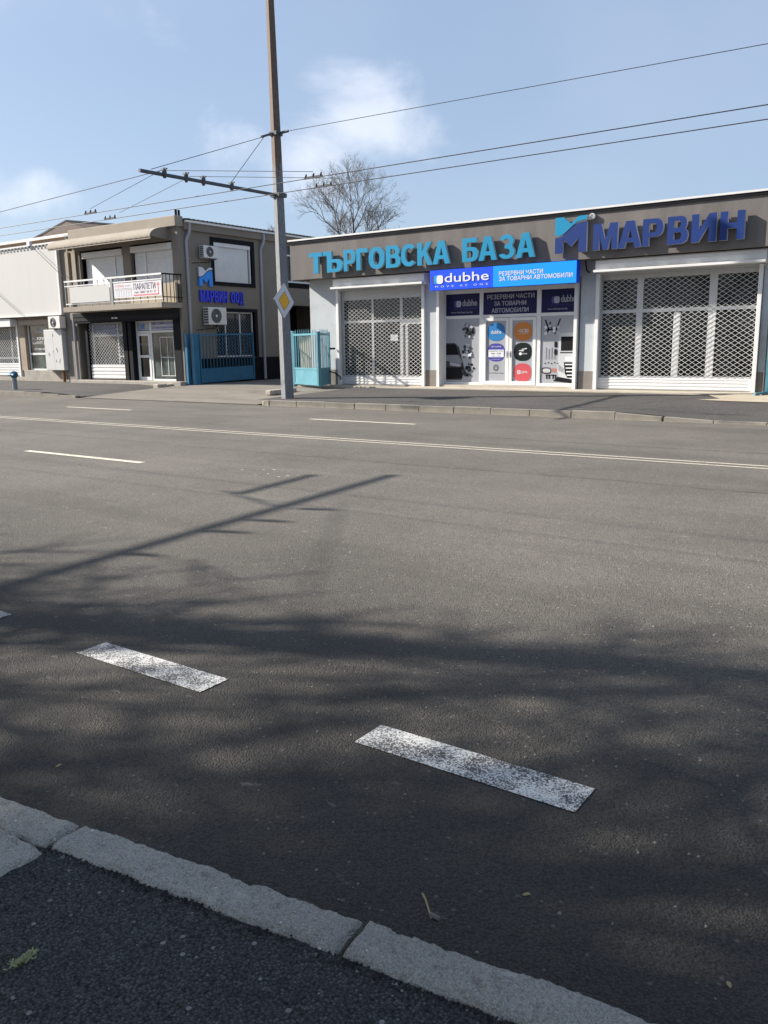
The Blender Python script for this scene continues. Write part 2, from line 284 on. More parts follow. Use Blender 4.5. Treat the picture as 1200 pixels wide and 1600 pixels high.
def glyph2d(ch):
    if ch not in GLYPHS: return text2d(ch, .02)[:2]
    if ch in GL: return GL[ch]
    c = bpy.data.curves.new('g', 'CURVE'); c.dimensions = '2D'; c.fill_mode = 'BOTH'
    for lp in GLYPHS[ch]:
        sp = c.splines.new('POLY'); sp.points.add(len(lp)-1)
        for i, (x, y) in enumerate(lp): sp.points[i].co = (x, y, 0, 1)
        sp.use_cyclic_u = True
    o = bpy.data.objects.new('g', c); COL.objects.link(o)
    me = bpy.data.meshes.new_from_object(o.evaluated_get(bpy.context.evaluated_depsgraph_get()))
    bm = bmesh.new(); bm.from_mesh(me); bmesh.ops.remove_doubles(bm, verts=bm.verts, dist=1e-4)
    for f in bm.faces:
        f.normal_update()
        if f.normal.z < 0: f.normal_flip()
    bm.verts.index_update(); v = [(a.co.x, a.co.y) for a in bm.verts]; f = [tuple(q.index for q in p.verts) for p in bm.faces]; bm.free()
    bpy.data.objects.remove(o); bpy.data.meshes.remove(me); bpy.data.curves.remove(c)
    GL[ch] = (v, f); return GL[ch]

class MB:
    def __init__(s): s.v = []; s.f = []; s.m = []; s.mats = []
    def mi(s, m):
        if m not in s.mats: s.mats.append(m)
        return s.mats.index(m)
    def add(s, vs, fs, m):
        b = len(s.v); k = s.mi(m); s.v += [tuple(q) for q in vs]
        for f in fs: s.f.append(tuple(i+b for i in f)); s.m.append(k)
        return s
    def box(s, x0, x1, y0, y1, z0, z1, m):
        v = [(x, y, z) for z in (z0, z1) for y in (y0, y1) for x in (x0, x1)]
        return s.add(v, [(0, 2, 3, 1), (4, 5, 7, 6), (0, 1, 5, 4), (2, 6, 7, 3), (0, 4, 6, 2), (1, 3, 7, 5)], m)
    def bar(s, a, b, wd, hd, m, upv=(0, 0, 1)):
        a = Vector(a); b = Vector(b); d = (b-a).normalized(); u = Vector(upv)
        if abs(d.dot(u)) > .95: u = Vector((0, 1, 0))
        sx = d.cross(u).normalized()*wd/2; sy = sx.cross(d).normalized()*hd/2
        v = [p+i*sx+j*sy for p in (a, b) for i, j in ((-1, -1), (1, -1), (1, 1), (-1, 1))]
        return s.add(v, [(0, 1, 2, 3), (7, 6, 5, 4), (0, 4, 5, 1), (1, 5, 6, 2), (2, 6, 7, 3), (3, 7, 4, 0)], m)
    def tube(s, pts, r, m, n=8, cap=True):
        pts = [Vector(p) for p in pts]; rr = r if isinstance(r, (list, tuple)) else [r]*len(pts)
        vs = []; fs = []
        ref = None
        for i, p in enumerate(pts):
            d = (pts[min(i+1, len(pts)-1)]-pts[max(i-1, 0)]).normalized()
            if ref is None: ref = Vector((0, 0, 1)) if abs(d.z) < .9 else Vector((1, 0, 0))
            u = d.cross(ref).normalized(); w_ = u.cross(d).normalized()
            for k in range(n):
                a = 2*math.pi*k/n; vs.append(p+(u*math.cos(a)+w_*math.sin(a))*rr[i])
        for i in range(len(pts)-1):
            for k in range(n):
                k2 = (k+1) % n; fs.append((i*n+k, i*n+k2, (i+1)*n+k2, (i+1)*n+k))
        if cap: fs.append(tuple(range(n))); fs.append(tuple(range(len(vs)-1, len(vs)-n-1, -1)))
        return s.add(vs, fs, m)
    def flat(s, vs, fs, O, U, V, m):
        O, U, V = Vector(O), Vector(U), Vector(V)
        return s.add([O+U*a+V*b for a, b in vs], fs, m)
    def solid(s, vs, fs, O, U, V, depth, m, mside=None):
        O, U, V = Vector(O), Vector(U), Vector(V); Nn = U.cross(V).normalized()*depth
        n = len(vs); pts = [O+U*a+V*b+Nn for a, b in vs]+[O+U*a+V*b for a, b in vs]
        s.add(pts[:n], fs, m)
        cnt = {}
        for f in fs:
            for i in range(len(f)):
                e = (f[i], f[(i+1) % len(f)]); cnt[e] = 1
        ed = [e for e in cnt if (e[1], e[0]) not in cnt]
        return s.add(pts, [(e[1], e[0], e[0]+n, e[1]+n) for e in ed], mside or m)
    def poly(s, pts, O, U, V, depth, m, mside=None):
        return s.solid(pts, [tuple(range(len(pts)))], O, U, V, depth, m, mside)
    def text(s, t, x0, x1, z0, z1, y, m, bold=.015, O=None, U=(1, 0, 0), V=(0, 0, 1)):
        v, f, asp = text2d(t, bold); U = Vector(U); V = Vector(V)
        o = Vector(O) if O is not None else Vector((0, y, 0))
        e = bold*(z1-z0)*1.1; Nn = U.cross(V).normalized()
        s.flat(v, f, o+U*x0+V*z0, U*(x1-x0), V*(z1-z0), m)
        if e > 0:
            for k, (a, c) in enumerate(((e, 0), (-e, 0), (0, e*.6), (0, -e*.6))): s.flat(v, f, o+U*(x0+a)+V*(z0+c)+Nn*(.0004*(k+1)), U*(x1-x0), V*(z1-z0), m)
        return s
    def build(s, name, parent=None, org=None, smooth=False, bevel=0):
        o_ = Vector(org) if org is not None else (Vector(parent['_o']) if parent is not None else Vector((0, 0, 0)))
        me = bpy.data.meshes.new(name); me.from_pydata([tuple(Vector(q)-o_) for q in s.v], [], s.f)
        for m in s.mats: me.materials.append(m)
        me.polygons.foreach_set('material_index', s.m)
        if smooth: me.polygons.foreach_set('use_smooth', [True]*len(s.f))
        me.validate(); me.update()
        ob = bpy.data.objects.new(name, me); COL.objects.link(ob); ob['_o'] = tuple(o_)
        if parent is not None: ob.parent = parent
        else: ob.location = o_
        if bevel:
            b = ob.modifiers.new('bevel', 'BEVEL'); b.width = bevel; b.segments = 2; b.limit_method = 'ANGLE'
        return ob
def thing(name, loc, label=None, cat=None, group=None, kind=None):
    o = bpy.data.objects.new(name, None); COL.objects.link(o); o.location = loc; o['_o'] = tuple(loc); o.empty_display_size = .2
    return tag(o, label, cat, group, kind)
def tag(o, label=None, cat=None, group=None, kind=None):
    if label: o['label'] = label
    if cat: o['category'] = cat
    if group: o['group'] = group
    if kind: o['kind'] = kind
    return o
def rectf(x0, x1, z0, z1): return [(x0, z0), (x1, z0), (x1, z1), (x0, z1)]
def sq(cx, cz, rx, rz, n=28, p=3.2):
    o = []
    for i in range(n):
        a = 2*math.pi*i/n; c, s_ = math.cos(a), math.sin(a)
        o.append((cx+rx*math.copysign(abs(c)**(2/p), c), cz+rz*math.copysign(abs(s_)**(2/p), s_)))
    return o

# ------------------------------------------------------------------ ground, road, pavements
g = MB(); g.add([(-500, -400, -.30), (500, -400, -.30), (500, 600, -.30), (-500, 600, -.30)], [(0, 1, 2, 3)], EARTH)
tag(g.build('ground'), kind='structure')
def kline(x): return 1.478+(x+2.27)*.121          # road edge of the near kerb
def grid(xs, ys, zf, m, name, parent=None):
    b = MB(); nx, ny = len(xs), len(ys); v = [(x, y(x) if callable(y) else y, 0) for y in ys for x in xs]
    v = [(x, y, zf(x, y)) for x, y, _ in v]
    f = [(j*nx+i, j*nx+i+1, (j+1)*nx+i+1, (j+1)*nx+i) for j in range(ny-1) for i in range(nx-1)]
    b.add(v, f, m); return b.build(name, parent)
def fr(a, b, n): return [a+(b-a)*i/n for i in range(n+1)]
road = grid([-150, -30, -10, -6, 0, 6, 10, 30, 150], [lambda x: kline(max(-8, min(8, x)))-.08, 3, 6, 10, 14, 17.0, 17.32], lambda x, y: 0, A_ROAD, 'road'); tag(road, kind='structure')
# markings on the road
def mark(name, x0, x1, y0, y1, m, z=.004, skew=0):
    b = MB(); b.add([(x0, y0, z), (x1, y0+skew, z), (x1, y1+skew, z), (x0, y1, z)], [(0, 1, 2, 3)], m); return b.build(name, road)
for i in range(-9, 6):
    x = -1.955+i*1.87; mark('lane_dash', x, x+.955, 2.535, 2.725, WHITE_PAINT)
mark('centre_line', -150, 150, 11.31, 11.365, LINE_PAINT); mark('centre_line', -150, 150, 11.54, 11.595, LINE_PAINT)
for x in (-30.1, -21.1, -12.15): mark('lane_dash', x, x+2.8, 14.33, 14.45, LINE_PAINT)
for x in (-30.3, -21.4, -12.5): mark('lane_dash', x, x+2.85, 7.66, 7.78, LINE_PAINT)
# marks left on the road: dried spots, paint remnants, hairline cracks
rnd = random.Random(12)
for k in range(11):
    x_, y_ = -7.1+rnd.gauss(0, .55), 7.9+rnd.gauss(0, .16); r_ = rnd.uniform(.012, .035)
    b = MB(); b.add([(x_+r_*rnd.uniform(.5, 1.5)*math.cos(6.283*q/7), y_+r_*.6*rnd.uniform(.5, 1.2)*math.sin(6.283*q/7), .004) for q in range(7)], [tuple(range(7))], LINE_PAINT); b.build('paint_remnant', road)
CRACK = mat('crack_fill', (.022, .021, .020), .9, .3, 20)
def crack(x0, y0, x1, y1, w_, seed, n_=40):
    r__ = random.Random(seed); pts = []; off = 0
    for i in range(n_+1):
        t = i/n_; off += r__.gauss(0, .012); d = Vector((x1-x0, y1-y0)).normalized(); pts.append((x0+(x1-x0)*t-d.y*off, y0+(y1-y0)*t+d.x*off, w_*r__.uniform(.4, 1.3)))
    b = MB(); vs = []
    for x_, y_, q in pts: vs += [(x_-q*d.y, y_+q*d.x, .002), (x_+q*d.y, y_-q*d.x, .002)]
    b.add(vs, [(2*i, 2*i+1, 2*i+3, 2*i+2) for i in range(n_)], CRACK); b.build('hairline_crack', road)
crack(-18, 9.6, 4, 9.45, .006, 3, 200); crack(-24, 13.0, 0, 12.8, .008, 4, 200)
# near footway
near = grid([-60, -20, -8]+fr(-6, 6, 24)+[8, 20, 60], [-40, -10, -3, -1, 0, .6, 1.0, lambda x: kline(max(-8, min(8, x)))-.135], lambda x, y: .062+.004*noise.noise(Vector((x*1.5, y*1.5, 0))), A_FOOT, 'near_footway')
tag(near, kind='structure')
# near kerb of rough concrete stones
kerb_n = thing('near_kerb', (0, 0, 0), kind='structure')
def rough_stone(o, dx, dy, L_, W, top, seed, name, parent, m=KERB_NEAR):
    """o: corner (2D), dx: unit along, dy: unit across (inward)"""
    nx, ny = max(8, int(L_*110)), max(4, int(W*110)); b = MB(); vs = []; fs = []
    prof = [(-1, -.12), (-1, 0)]
    rows = []
    for j in range(ny+3):
        row = []
        for i in range(nx+3):
            u = min(max((i-1)/nx, 0), 1)*L_; v_ = min(max((j-1)/ny, 0), 1)*W
            edge = (i in (0, nx+2)) or (j in (0, ny+2))
            du = min(u, L_-u); dv = min(v_, W-v_)
            p = Vector((u*1.0+seed*13.1, v_+seed*7.7, seed))
            h = .006*noise.noise(p*9)+.0045*noise.noise(p*28)+.0045*noise.noise(p*75)-.005*max(0, noise.noise(p*34+Vector((3, 1, 2)))-.18)*3
            e = min(du, dv); h -= .022*max(0, 1-e/.022)**2*(1+.9*noise.noise(p*16))
            if noise.noise(p*7+Vector((5, 5, 5))) > .38: h -= .012*max(0, 1-e/.06)
            wob_u = .010*noise.noise(p*12+Vector((9, 0, 0))) if du < .03 else 0
            wob_v = .012*noise.noise(p*11+Vector((0, 9, 0))) if dv < .03 else 0
            z = top+h if not edge else -.12
            P = Vector((o[0], o[1], 0))+Vector((dx[0], dx[1], 0))*(u+wob_u)+Vector((dy[0], dy[1], 0))*(v_+wob_v)
            row.append((P.x, P.y, z))
        rows.append(row)
    for r_ in rows: vs += r_
    n_ = nx+3
    for j in range(ny+2):
        for i in range(nx+2): fs.append((j*n_+i, (j+1)*n_+i, (j+1)*n_+i+1, j*n_+i+1))
    b.add(vs, fs, m); ob = b.build(name, parent, smooth=False)
    return ob
kd = Vector((1, .124)).normalized(); ki = Vector((kd.y, -kd.x))
x = -2.27
for i in range(-6, 8):
    L_ = 1.045; P0 = Vector((-2.262, kline(-2.262)))+kd*(i*(L_+.016)); P0 = P0+ki*(.012*((i*7) % 3-1) if i not in (0,) else 0)
    rough_stone((P0.x, P0.y), kd, ki, L_, .146, .080+.003*((i*5) % 3), i+20, 'kerb_stone', kerb_n)
P0 = Vector((-2.30, kline(-2.30)-.166)); rough_stone((P0.x-.32, P0.y+.006), Vector((1, 0)), Vector((0, -1)), .385, 1.0, .080, 3, 'kerb_stone', kerb_n)
P0 = Vector((-2.64, kline(-2.64)-.160)); rough_stone((P0.x-.70, P0.y-.07), Vector((1, 0)), Vector((0, -1)), .69, .95, .078, 5, 'kerb_stone', kerb_n)

# far side: kerb, pavement, driveway
def pz(y): return .145+max(0, min(1, (y-17.2)/5.4))*.13
def kz(x):
    if x < -5.9: return .15
    if x < -4.6: return .15-.10*((x+5.9)/1.3)
    return .05
pav = grid([-16.55, -16, -15]+fr(-14, -2, 24)+[0, 10, 40], [17.30, 18, 19, 20, 21, 22, 22.4], lambda x, y: (pz(y)-max(0, .145-kz(x))*max(0, 1-(y-17.2)/2.5)+.006*noise.noise(Vector((x*.8, y*.8, 3))))-.0, A_FAR, 'far_pavement')
tag(pav, kind='structure')
pavl = grid([-90, -50]+fr(-40, -24.6, 16), [17.34, 18, 19, 20, 21, 22.4], lambda x, y: pz(y)*(1 if x < -26 else max(.25, 1-(x+26)*.5))+.0*x, A_FAR, 'left_pavement')
tag(pavl, kind='structure')
dr = grid([-24.6, -24.2, -23, -22, -21, -20, -19, -18, -17, -16.55], [17.32, 18, 19, 20, 21, 22, 23, 25, 28, 33, 40], lambda x, y: .01+min(.24, max(0, (y-17.3))*.05), CONC_DRIVE, 'driveway')
tag(dr, kind='structure')
kerb_f = thing('far_kerb', (0, 0, 0), kind='structure')
x = -15.93; k = 0
while x < 14:
    z0, z1 = kz(x), kz(x+.97); b = MB()
    v = [(x, 17.17, -.1), (x+.965, 17.17, -.1), (x+.965, 17.31, -.1), (x, 17.31, -.1), (x, 17.185, z0), (x+.965, 17.185, z1), (x+.965, 17.31, z1), (x, 17.31, z0)]
    jig = .006*math.sin(k*2.3); v = [(a, b_+jig, c+(jig if c > 0 else 0)) for a, b_, c in v]
    b.add(v, [(0, 3, 2, 1), (4, 5, 6, 7), (0, 1, 5, 4), (1, 2, 6, 5), (2, 3, 7, 6), (3, 0, 4, 7)], KERB_FAR); b.build('kerb_stone', kerb_f, bevel=.012); x += .975+(.03 if k == 10 else 0); k += 1
b = MB()   # curved end pieces at the driveway mouth
for i in range(4):
    a0 = R(90+i*20); a1 = R(90+(i+1)*20-3)
    cx, cy, r0, r1 = -15.96, 17.75, .44, .58
    b = MB(); pts = []
    def cp(a, r): return (cx+r*math.cos(a+R(90)), cy+r*math.sin(a+R(90))*1.0)
    q = [cp(a0+0, r1), cp(a1, r1), cp(a1, r0), cp(a0, r0)]
    q = [(cx-(r1)*math.sin(R(i*20)), cy-r1*math.cos(R(i*20))), (cx-r0*math.sin(R(i*20)), cy-r0*math.cos(R(i*20))), (cx-r0*math.sin(R(i*20+18)), cy-r0*math.cos(R(i*20+18))), (cx-r1*math.sin(R(i*20+18)), cy-r1*math.cos(R(i*20+18)))]
    zt = .14-.022*i
    b.add([(p[0], p[1], -.1) for p in q]+[(p[0], p[1], zt) for p in q], [(0, 1, 2, 3), (4, 7, 6, 5), (0, 4, 5, 1), (1, 5, 6, 2), (2, 6, 7, 3), (3, 7, 4, 0)], KERB_FAR); b.build('kerb_stone', kerb_f)
x = -58.0
while x < -25.5:
    zt = .15 if x < -28 else .15-.03*(x+28)
    MB().box(x, x+.97, 17.19, 17.33, -.1, zt, KERB_FAR).build('kerb_stone', kerb_f); x += .98
# low concrete blocks edging the driveway
kb = thing('concrete_kerb_block', (-24.75, 21.3, .2), 'low broken concrete kerb at the foot of the taupe shop corner', 'kerb block')
for i in range(3):
    b = MB(); b.box(-24.86, -24.60, 20.62+i*.47, 21.07+i*.47, .0, .30-.02*i, STEP); b.build('block', kb, bevel=.02)
kb = thing('concrete_kerb_block', (-18.4, 20.4, .2), 'short loose concrete block on the driveway edge behind the pole', 'kerb block')
b = MB(); b.bar((-17.95, 19.3, .2), (-18.0, 20.6, .22), .2, .14, STEP); b.build('block', kb, bevel=.02)
# pale apron strip and patch at the shop front
b = MB(); b.box(-19.0, -4.3, 21.95, 22.45, 0, .292, STEP); b.box(-19.0, -3.0, 22.45, 23.6, 0, .300, STEP)
tag(b.build('shop_apron'), kind='structure')
b = MB(); pp = [(-5.55, 21.95), (-5.35, 21.5), (-5.0, 20.9), (-5.4, 20.45), (-4.6, 20.3), (-3, 20.2), (6, 20.0), (6, 22.9), (-4.29, 22.9), (-4.29, 21.95)]
b.add([(x, y, pz(y)+.012) for x, y in pp], [tuple(range(len(pp)))], mat('pale_concrete_patch', (.40, .345, .26), .9, .15, 1.5, .3, 30)); tag(b.build('concrete_patch'), kind='structure')

# ------------------------------------------------------------------ right shop building
W = 22.7
shop = thing('shop_building', (-11, W, .28), 'long single storey shop with grey-brown fascia, white shutters and pale walls', 'building')
b = MB()
for x0, x1 in ((-19.0, -17.78), (-14.36, -13.86), (-9.27, -8.83), (-4.58, -4.42)):
    b.box(x0, x1, W, W+.4, .80, 3.78, SHOP_WALL); b.box(x0-.004, x1+.004, W-.006, W+.4, .25, .80, PLINTH)
for x0, x1 in ((-17.78, -14.36), (-13.86, -9.27), (-8.83, -4.58)): b.box(x0, x1, W+.002, W+.4, 3.36, 3.78, SHOP_WALL)
b.box(-19.0, -18.7, W+.4, 33, .25, 3.78, SHOP_WALL); b.box(2.0, 6, W, 33, .25, 3.78, SHOP_WALL); b.box(-18.7, 2, 32.6, 33, .25, 3.78, SHOP_WALL)
b.build('wall', shop)
b = MB(); b.box(-18.6, -4.4, 23.9, 24.0, .29, 3.7, DARK); b.box(-18.6, 2, W+.4, 32.5, 3.70, 3.76, DARK); b.box(-4.42, -4.2, W+.4, 32, .25, 3.7, SHOP_WALL); b.build('interior', shop)
b = MB(); b.box(-19.32, 6, 22.14, 22.35, 3.762, 4.99, FASCIA); b.box(-19.32, -18.97, 22.35, 33, 3.75, 4.97, FASCIA); b.box(-18.97, 6, 22.35, W+.4, 3.785, 3.9, FASCIA)
b.build('fascia', shop, bevel=.006)
b = MB(); b.box(-19.36, 6, 22.10, 22.4, 4.93, 5.005, CHAR); b.box(-19.38, 6.02, 22.08, 22.42, 5.005, 5.055, FLASH); b.box(-19.38, -18.93, 22.42, 33, 5.005, 5.055, FLASH); b.build('roof_flashing', shop)
MB().box(-18.95, 6, 22.4, 33, 4.80, 4.90, GREYM).build('roof', shop)

def diamond(bld, x0, x1, z0, z1, y, m, pw=.185, ph=.122, t=.0135, U=None, O=None):
    """expanded shutter mesh clipped to a rectangle"""
    s = ph/pw; n0 = int((x1-x0)/pw)+2; nz_ = (z1-z0)/s
    def P(x, z, yy):
        if U is None: return Vector((x, yy, z))
        return Vector(O)+Vector(U)*x+Vector((0, 0, 1))*z + Vector(U).cross(Vector((0, 0, 1)))*(-yy)
    for sgn in (1, -1):
        c = -nz_ if sgn > 0 else 0
        while c < (x1-x0)+(0 if sgn > 0 else nz_):
            # line x = x0 + c + sgn*(z-z0)/s
            za, zb = 0, z1-z0
            if sgn > 0:
                za = max(za, -c*s); zb = min(zb, (x1-x0-c)*s)
            else:
                zb = min(zb, c*s); za = max(za, (c-(x1-x0))*s)
            if zb > za+.01:
                a = P(x0+c+sgn*za/s, z0+za, y+.004*sgn); b_ = P(x0+c+sgn*zb/s, z0+zb, y+.004*sgn)
                bld.bar(a, b_, .008, t, m, (0, 1, 0) if U is None else tuple(Vector(U).cross(Vector((0, 0, 1)))))
            c += pw
def slats(bld, x0, x1, z0, z1, y, h, m, dep=.018):
    z = z0
    while z < z1-.01:
        zt = min(z+h, z1)
        bld.add([(x0, y, z), (x1, y, z), (x1, y-dep, z+.35*(zt-z)), (x0, y-dep, z+.35*(zt-z)), (x1, y-dep*.9, zt-.012), (x0, y-dep*.9, zt-.012), (x1, y, zt), (x0, y, zt)],
                [(0, 1, 2, 3), (3, 2, 4, 5), (5, 4, 6, 7)], m)
        z = zt
def roller(x0, x1, zt, boxx0, boxx1, boxz0, boxz1, kick=.22):
    mesh = MB(); diamond(mesh, x0, x1, .30+kick+.06, zt, W+.06, MESH)
    sh = mesh.build('roller_shutter', shop)
    b = MB(); slats(b, x0, x1, .31, .30+kick+.06, W+.07, .085, SHUTTER); b.box(x0, x1, W+.07, W+.09, .31, .30+kick+.05, SHUTTER); b.build('slat_panel', sh)
    for xx in (x0-.055, x1+.055):
        MB().box(xx-.05, xx+.05, W-.07, W+.10, .30, zt+.01, WHITE_MET).build('guide_rail', sh, bevel=.006)
    b = MB(); y0, y1, zc = 22.33, W-.002, (boxz0+boxz1)/2
    prof = [(y1, boxz0), (y0+.10, boxz0), (y0, boxz0+.09), (y0, boxz1-.035), (y0+.02, boxz1-.008), (y1, boxz1-.008)]
    v = [(boxx0, a, c) for a, c in prof]+[(boxx1, a, c) for a, c in prof]; n = len(prof)
    b.add(v, [tuple(range(n)), tuple(range(2*n-1, n-1, -1))]+[(i, i+n, (i+1) % n+n, (i+1) % n) for i in range(n)], SHUTTER)
    b.box(boxx0+.002, boxx1-.002, y0-.008, y0, zc+.03, zc+.045, WHITE_MET); b.box(boxx0+.002, boxx1-.002, y0-.008, y0, boxz0+.09, boxz0+.105, WHITE_MET)
    b.box(boxx0-.004, boxx1+.004, 22.19, y0-.009, boxz0-.004, boxz0+.055, WHITE_MET)  # added rail, set proud of the box to catch sun as a bright strip
    b.build('shutter_box', sh)
    return sh
roller(-17.72, -14.46, 3.38, -17.70, -14.16, 3.41, 3.745)
roller(-8.72, -4.70, 3.40, -8.74, -4.48, 3.42, 3.745, .27)
def frame_window(name, x0, x1, z0, z1, y, vs, hs, parent, fm, t=.07, d=.07, panes=None, gm=None):
    """vs: vertical mullions (x, z0, z1, w); hs: rails (z, x0, x1, h)"""
    b = MB(); b.box(x0, x0+t, y, y+d, z0, z1, fm); b.box(x1-t, x1, y, y+d, z0, z1, fm); b.box(x0+t, x1-t, y, y+d, z0, z0+t, fm); b.box(x0+t, x1-t, y, y+d, z1-t, z1, fm)
    for xx, a, c, w_ in vs: b.box(xx-w_/2, xx+w_/2, y+.002, y+d-.002, a, c, fm)
    for zz, a, c, h_ in hs: b.box(a, c, y+.004, y+d-.004, zz-h_/2, zz+h_/2, fm)
    fo = b.build(name, parent)
    for (a, c, e, f_) in panes or []: MB().box(a, c, y+d*.5, y+d*.5+.01, e, f_, gm or GLASS).build('pane', fo)
    return fo
y1_ = W+.17
f1 = frame_window('shop_window', -17.76, -14.38, .55, 3.36, y1_, [(-16.5, .62, 3.08, .07), (-15.37, .62, 3.08, .10), (-15.17, .62, 2.30, .09)], [(2.36, -17.7, -15.4, .08), (2.32, -15.35, -14.42, .17), (3.2, -17.7, -14.44, .28)], shop, SHUTTER,
                  panes=[(-17.69, -16.53, .62, 2.33), (-16.47, -15.42, .62, 2.33), (-15.12, -14.45, .62, 2.25), (-17.69, -16.53, 2.40, 3.07), (-16.47, -15.42, 2.40, 3.07), (-15.32, -14.45, 2.40, 3.07)])
MB().box(-15.80, -15.52, y1_+.015, y1_+.02, 1.72, 1.92, WHITE_P).build('notice', f1)
f3 = frame_window('shop_window', -8.81, -4.60, .58, 3.38, y1_, [(-7.68, .65, 3.26, .16), (-6.68, .65, 2.33, .17), (-5.80, .65, 3.26, .19)], [(2.40, -8.75, -4.66, .09), (3.30, -8.75, -4.66, .12)], shop, SHUTTER, t=.09,
                  panes=[(-8.72, -7.76, .66, 2.36), (-7.60, -6.765, .66, 2.36), (-6.595, -5.895, .66, 2.36), (-5.705, -4.69, .66, 2.36), (-8.72, -7.76, 2.44, 3.25), (-7.60, -5.895, 2.44, 3.25), (-5.705, -4.69, 2.44, 3.25)])
MB().box(-17.76, -14.38, y1_, y1_+.3, .29, .55, SHUTTER).build('sill', shop); MB().box(-8.81, -4.60, y1_, y1_+.3, .29, .58, SHUTTER).build('sill', shop)

# middle window with printed film
yd = W+.25
mw = frame_window('display_window', -13.84, -9.44, .36, 3.26, yd, [(-12.52, .43, 3.19, .12), (-10.64, .43, 3.19, .13)], [(2.395, -13.77, -9.5, .09), (3.14, -13.77, -9.5, .10)], shop, WHITE_MET, t=.075)
MB().box(-13.84, -9.44, yd+.01, yd+.3, 3.26, 3.36, WHITE_MET).build('frame_head', mw)
for xx in (-13.83+.0, -9.36): MB().box(xx-.07, xx+.03, W-.085, W+.24, .29, 3.72, WHITE_MET).build('post', shop, bevel=.006)
MB().box(-13.80, -9.40, W-.03, yd+.3, .295, .36, STEP).build('door_step', shop)
yg = yd+.030
def film(x0, x1, z0, z1, m): return MB().box(x0, x1, yg, yg+.012, z0, z1, m)
F = Vector((0, yg-.003, 0)); UX = (1, 0, 0); VZ = (0, 0, 1)
def shape(b, pts, m, lay=0): b.add([(x, yg-.003-.0025*lay, z) for x, z in pts], [tuple(range(len(pts)))], m)
def blobs(b, cx, cz, r, n, ms, seed, ring=False):
    rnd = random.Random(seed)
    for i in range(n):
        a = rnd.uniform(0, 6.28); d = r*math.sqrt(rnd.random()) if not ring else r*rnd.choice((.15, .3, .75, .85, .92))
        s_ = rnd.uniform(.12, .30)*r; k_ = rnd.randint(4, 8); x, z = cx+d*math.cos(a)*.86, cz+d*math.sin(a)*.86
        shape(b, [(x+s_*rnd.uniform(.6, 1)*math.cos(2*math.pi*q/k_), z+s_*rnd.uniform(.6, 1)*math.sin(2*math.pi*q/k_)) for q in range(k_)], rnd.choice(ms), 2+i*.35)
def dub(b, x0, x1, z, h, m, m2, sub=True):
    r = h*.62
    shape(b, sq(x0+r*.75, z+h*.45, r*.8, r*1.02), m2, 1); shape(b, sq(x0+r*1.65, z+h*.45, r*.9, r), m, 3)
    b.text('dubhe', x0+r*3.0, x1, z, z+h*1.25, yg-.008, m, .02)
def panel_logo(x0, x1):
    b = film(x0, x1, 2.44, 3.09, NAVY)
    dub(b, x0+.30, x1-.10 if x0 < -12 else x1+0-.02, 2.72, .155, PGREY, INDIGO)
    b.text('MOVE AS ONE', x0+.28, x1-.12, 2.635, 2.66, yg-.004, INDIGO, .0)
    b.text('www.dubhegroup.bg', x0+.18, x1-.26, 2.50, 2.57, yg-.004, PGREY, .0)
    return b.build('poster', mw)
panel_logo(-13.77, -12.58); panel_logo(-10.56, -9.52)
b = film(-12.46, -10.71, 2.44, 3.09, NAVY)
b.text('РЕЗЕРВНИ ЧАСТИ', -12.33, -10.80, 2.885, 3.015, yg-.004, PGREY, .03); b.text('ЗА ТОВАРНИ', -12.10, -11.06, 2.69, 2.82, yg-.004, PGREY, .03); b.text('АВТОМОБИЛИ', -12.18, -10.98, 2.49, 2.62, yg-.004, PGREY, .03)
b.build('poster', mw)
# left poster: dark van front and car parts
b = film(-13.77, -12.58, .43, 2.35, FILM)
shape(b, [(-13.765, 1.62), (-13.45, 1.62), (-13.30, 1.50), (-13.22, 1.20), (-13.14, .98), (-13.12, .72), (-13.22, .50), (-13.765, .50)], PMID, 1)
shape(b, [(-13.765, 1.58), (-13.42, 1.58), (-13.30, 1.27), (-13.765, 1.27)], PDARK, 2)
shape(b, [(-13.765, 1.26), (-13.32, 1.26), (-13.18, 1.08), (-13.20, 1.0), (-13.765, 1.08)], mat('print_bonnet', (.20, .22, .25), .4, .1), 3)
shape(b, [(-13.62, 1.05), (-13.22, .98), (-13.25, .90), (-13.62, .94)], PGREY, 4)
shape(b, [(-13.765, .88), (-13.16, .88), (-13.18, .55), (-13.765, .52)], PDARK, 3)
blobs(b, -13.0, 1.98, .25, 34, [PDARK, PDARK, PMID, PGREY], 3)
blobs(b, -13.0, 1.36, .24, 26, [PDARK, PMID, WHITE_P, PTRUCK], 4); shape(b, rectf(-13.16, -12.86, 1.22, 1.29), WHITE_P, 14)
blobs(b, -12.97, .82, .25, 30, [PDARK, PDARK, PMID], 5, True)
b.build('poster', mw)
# right poster: white lorry cab and car parts
b = film(-10.56, -9.52, .43, 2.35, FILM)
T = [(-9.525, 1.88), (-9.95, 1.86), (-10.0, 1.84), (-10.02, 1.20), (-10.04, .78), (-9.98, .62), (-9.525, .55)]
shape(b, [(-9.525, .44), (-10.16, .50), (-10.02, .62), (-9.525, .66)], PDARK, 1); shape(b, T[::-1], PTRUCK, 2)
shape(b, rectf(-9.94, -9.53, 1.36, 1.76), PDARK, 3); shape(b, rectf(-9.96, -9.53, 1.29, 1.33), PMID, 3)
for z in (1.54, 1.33): shape(b, sq(-10.10, z, .045, .085), PDARK, 3)
shape(b, [(-9.84, 1.04), (-9.53, 1.04), (-9.53, .60), (-9.72, .60), (-9.80, .72)], PDARK, 3)
for i in range(4): shape(b, rectf(-9.80+.02*i, -9.53, .96-.10*i, .99-.10*i), WHITE_P, 4)
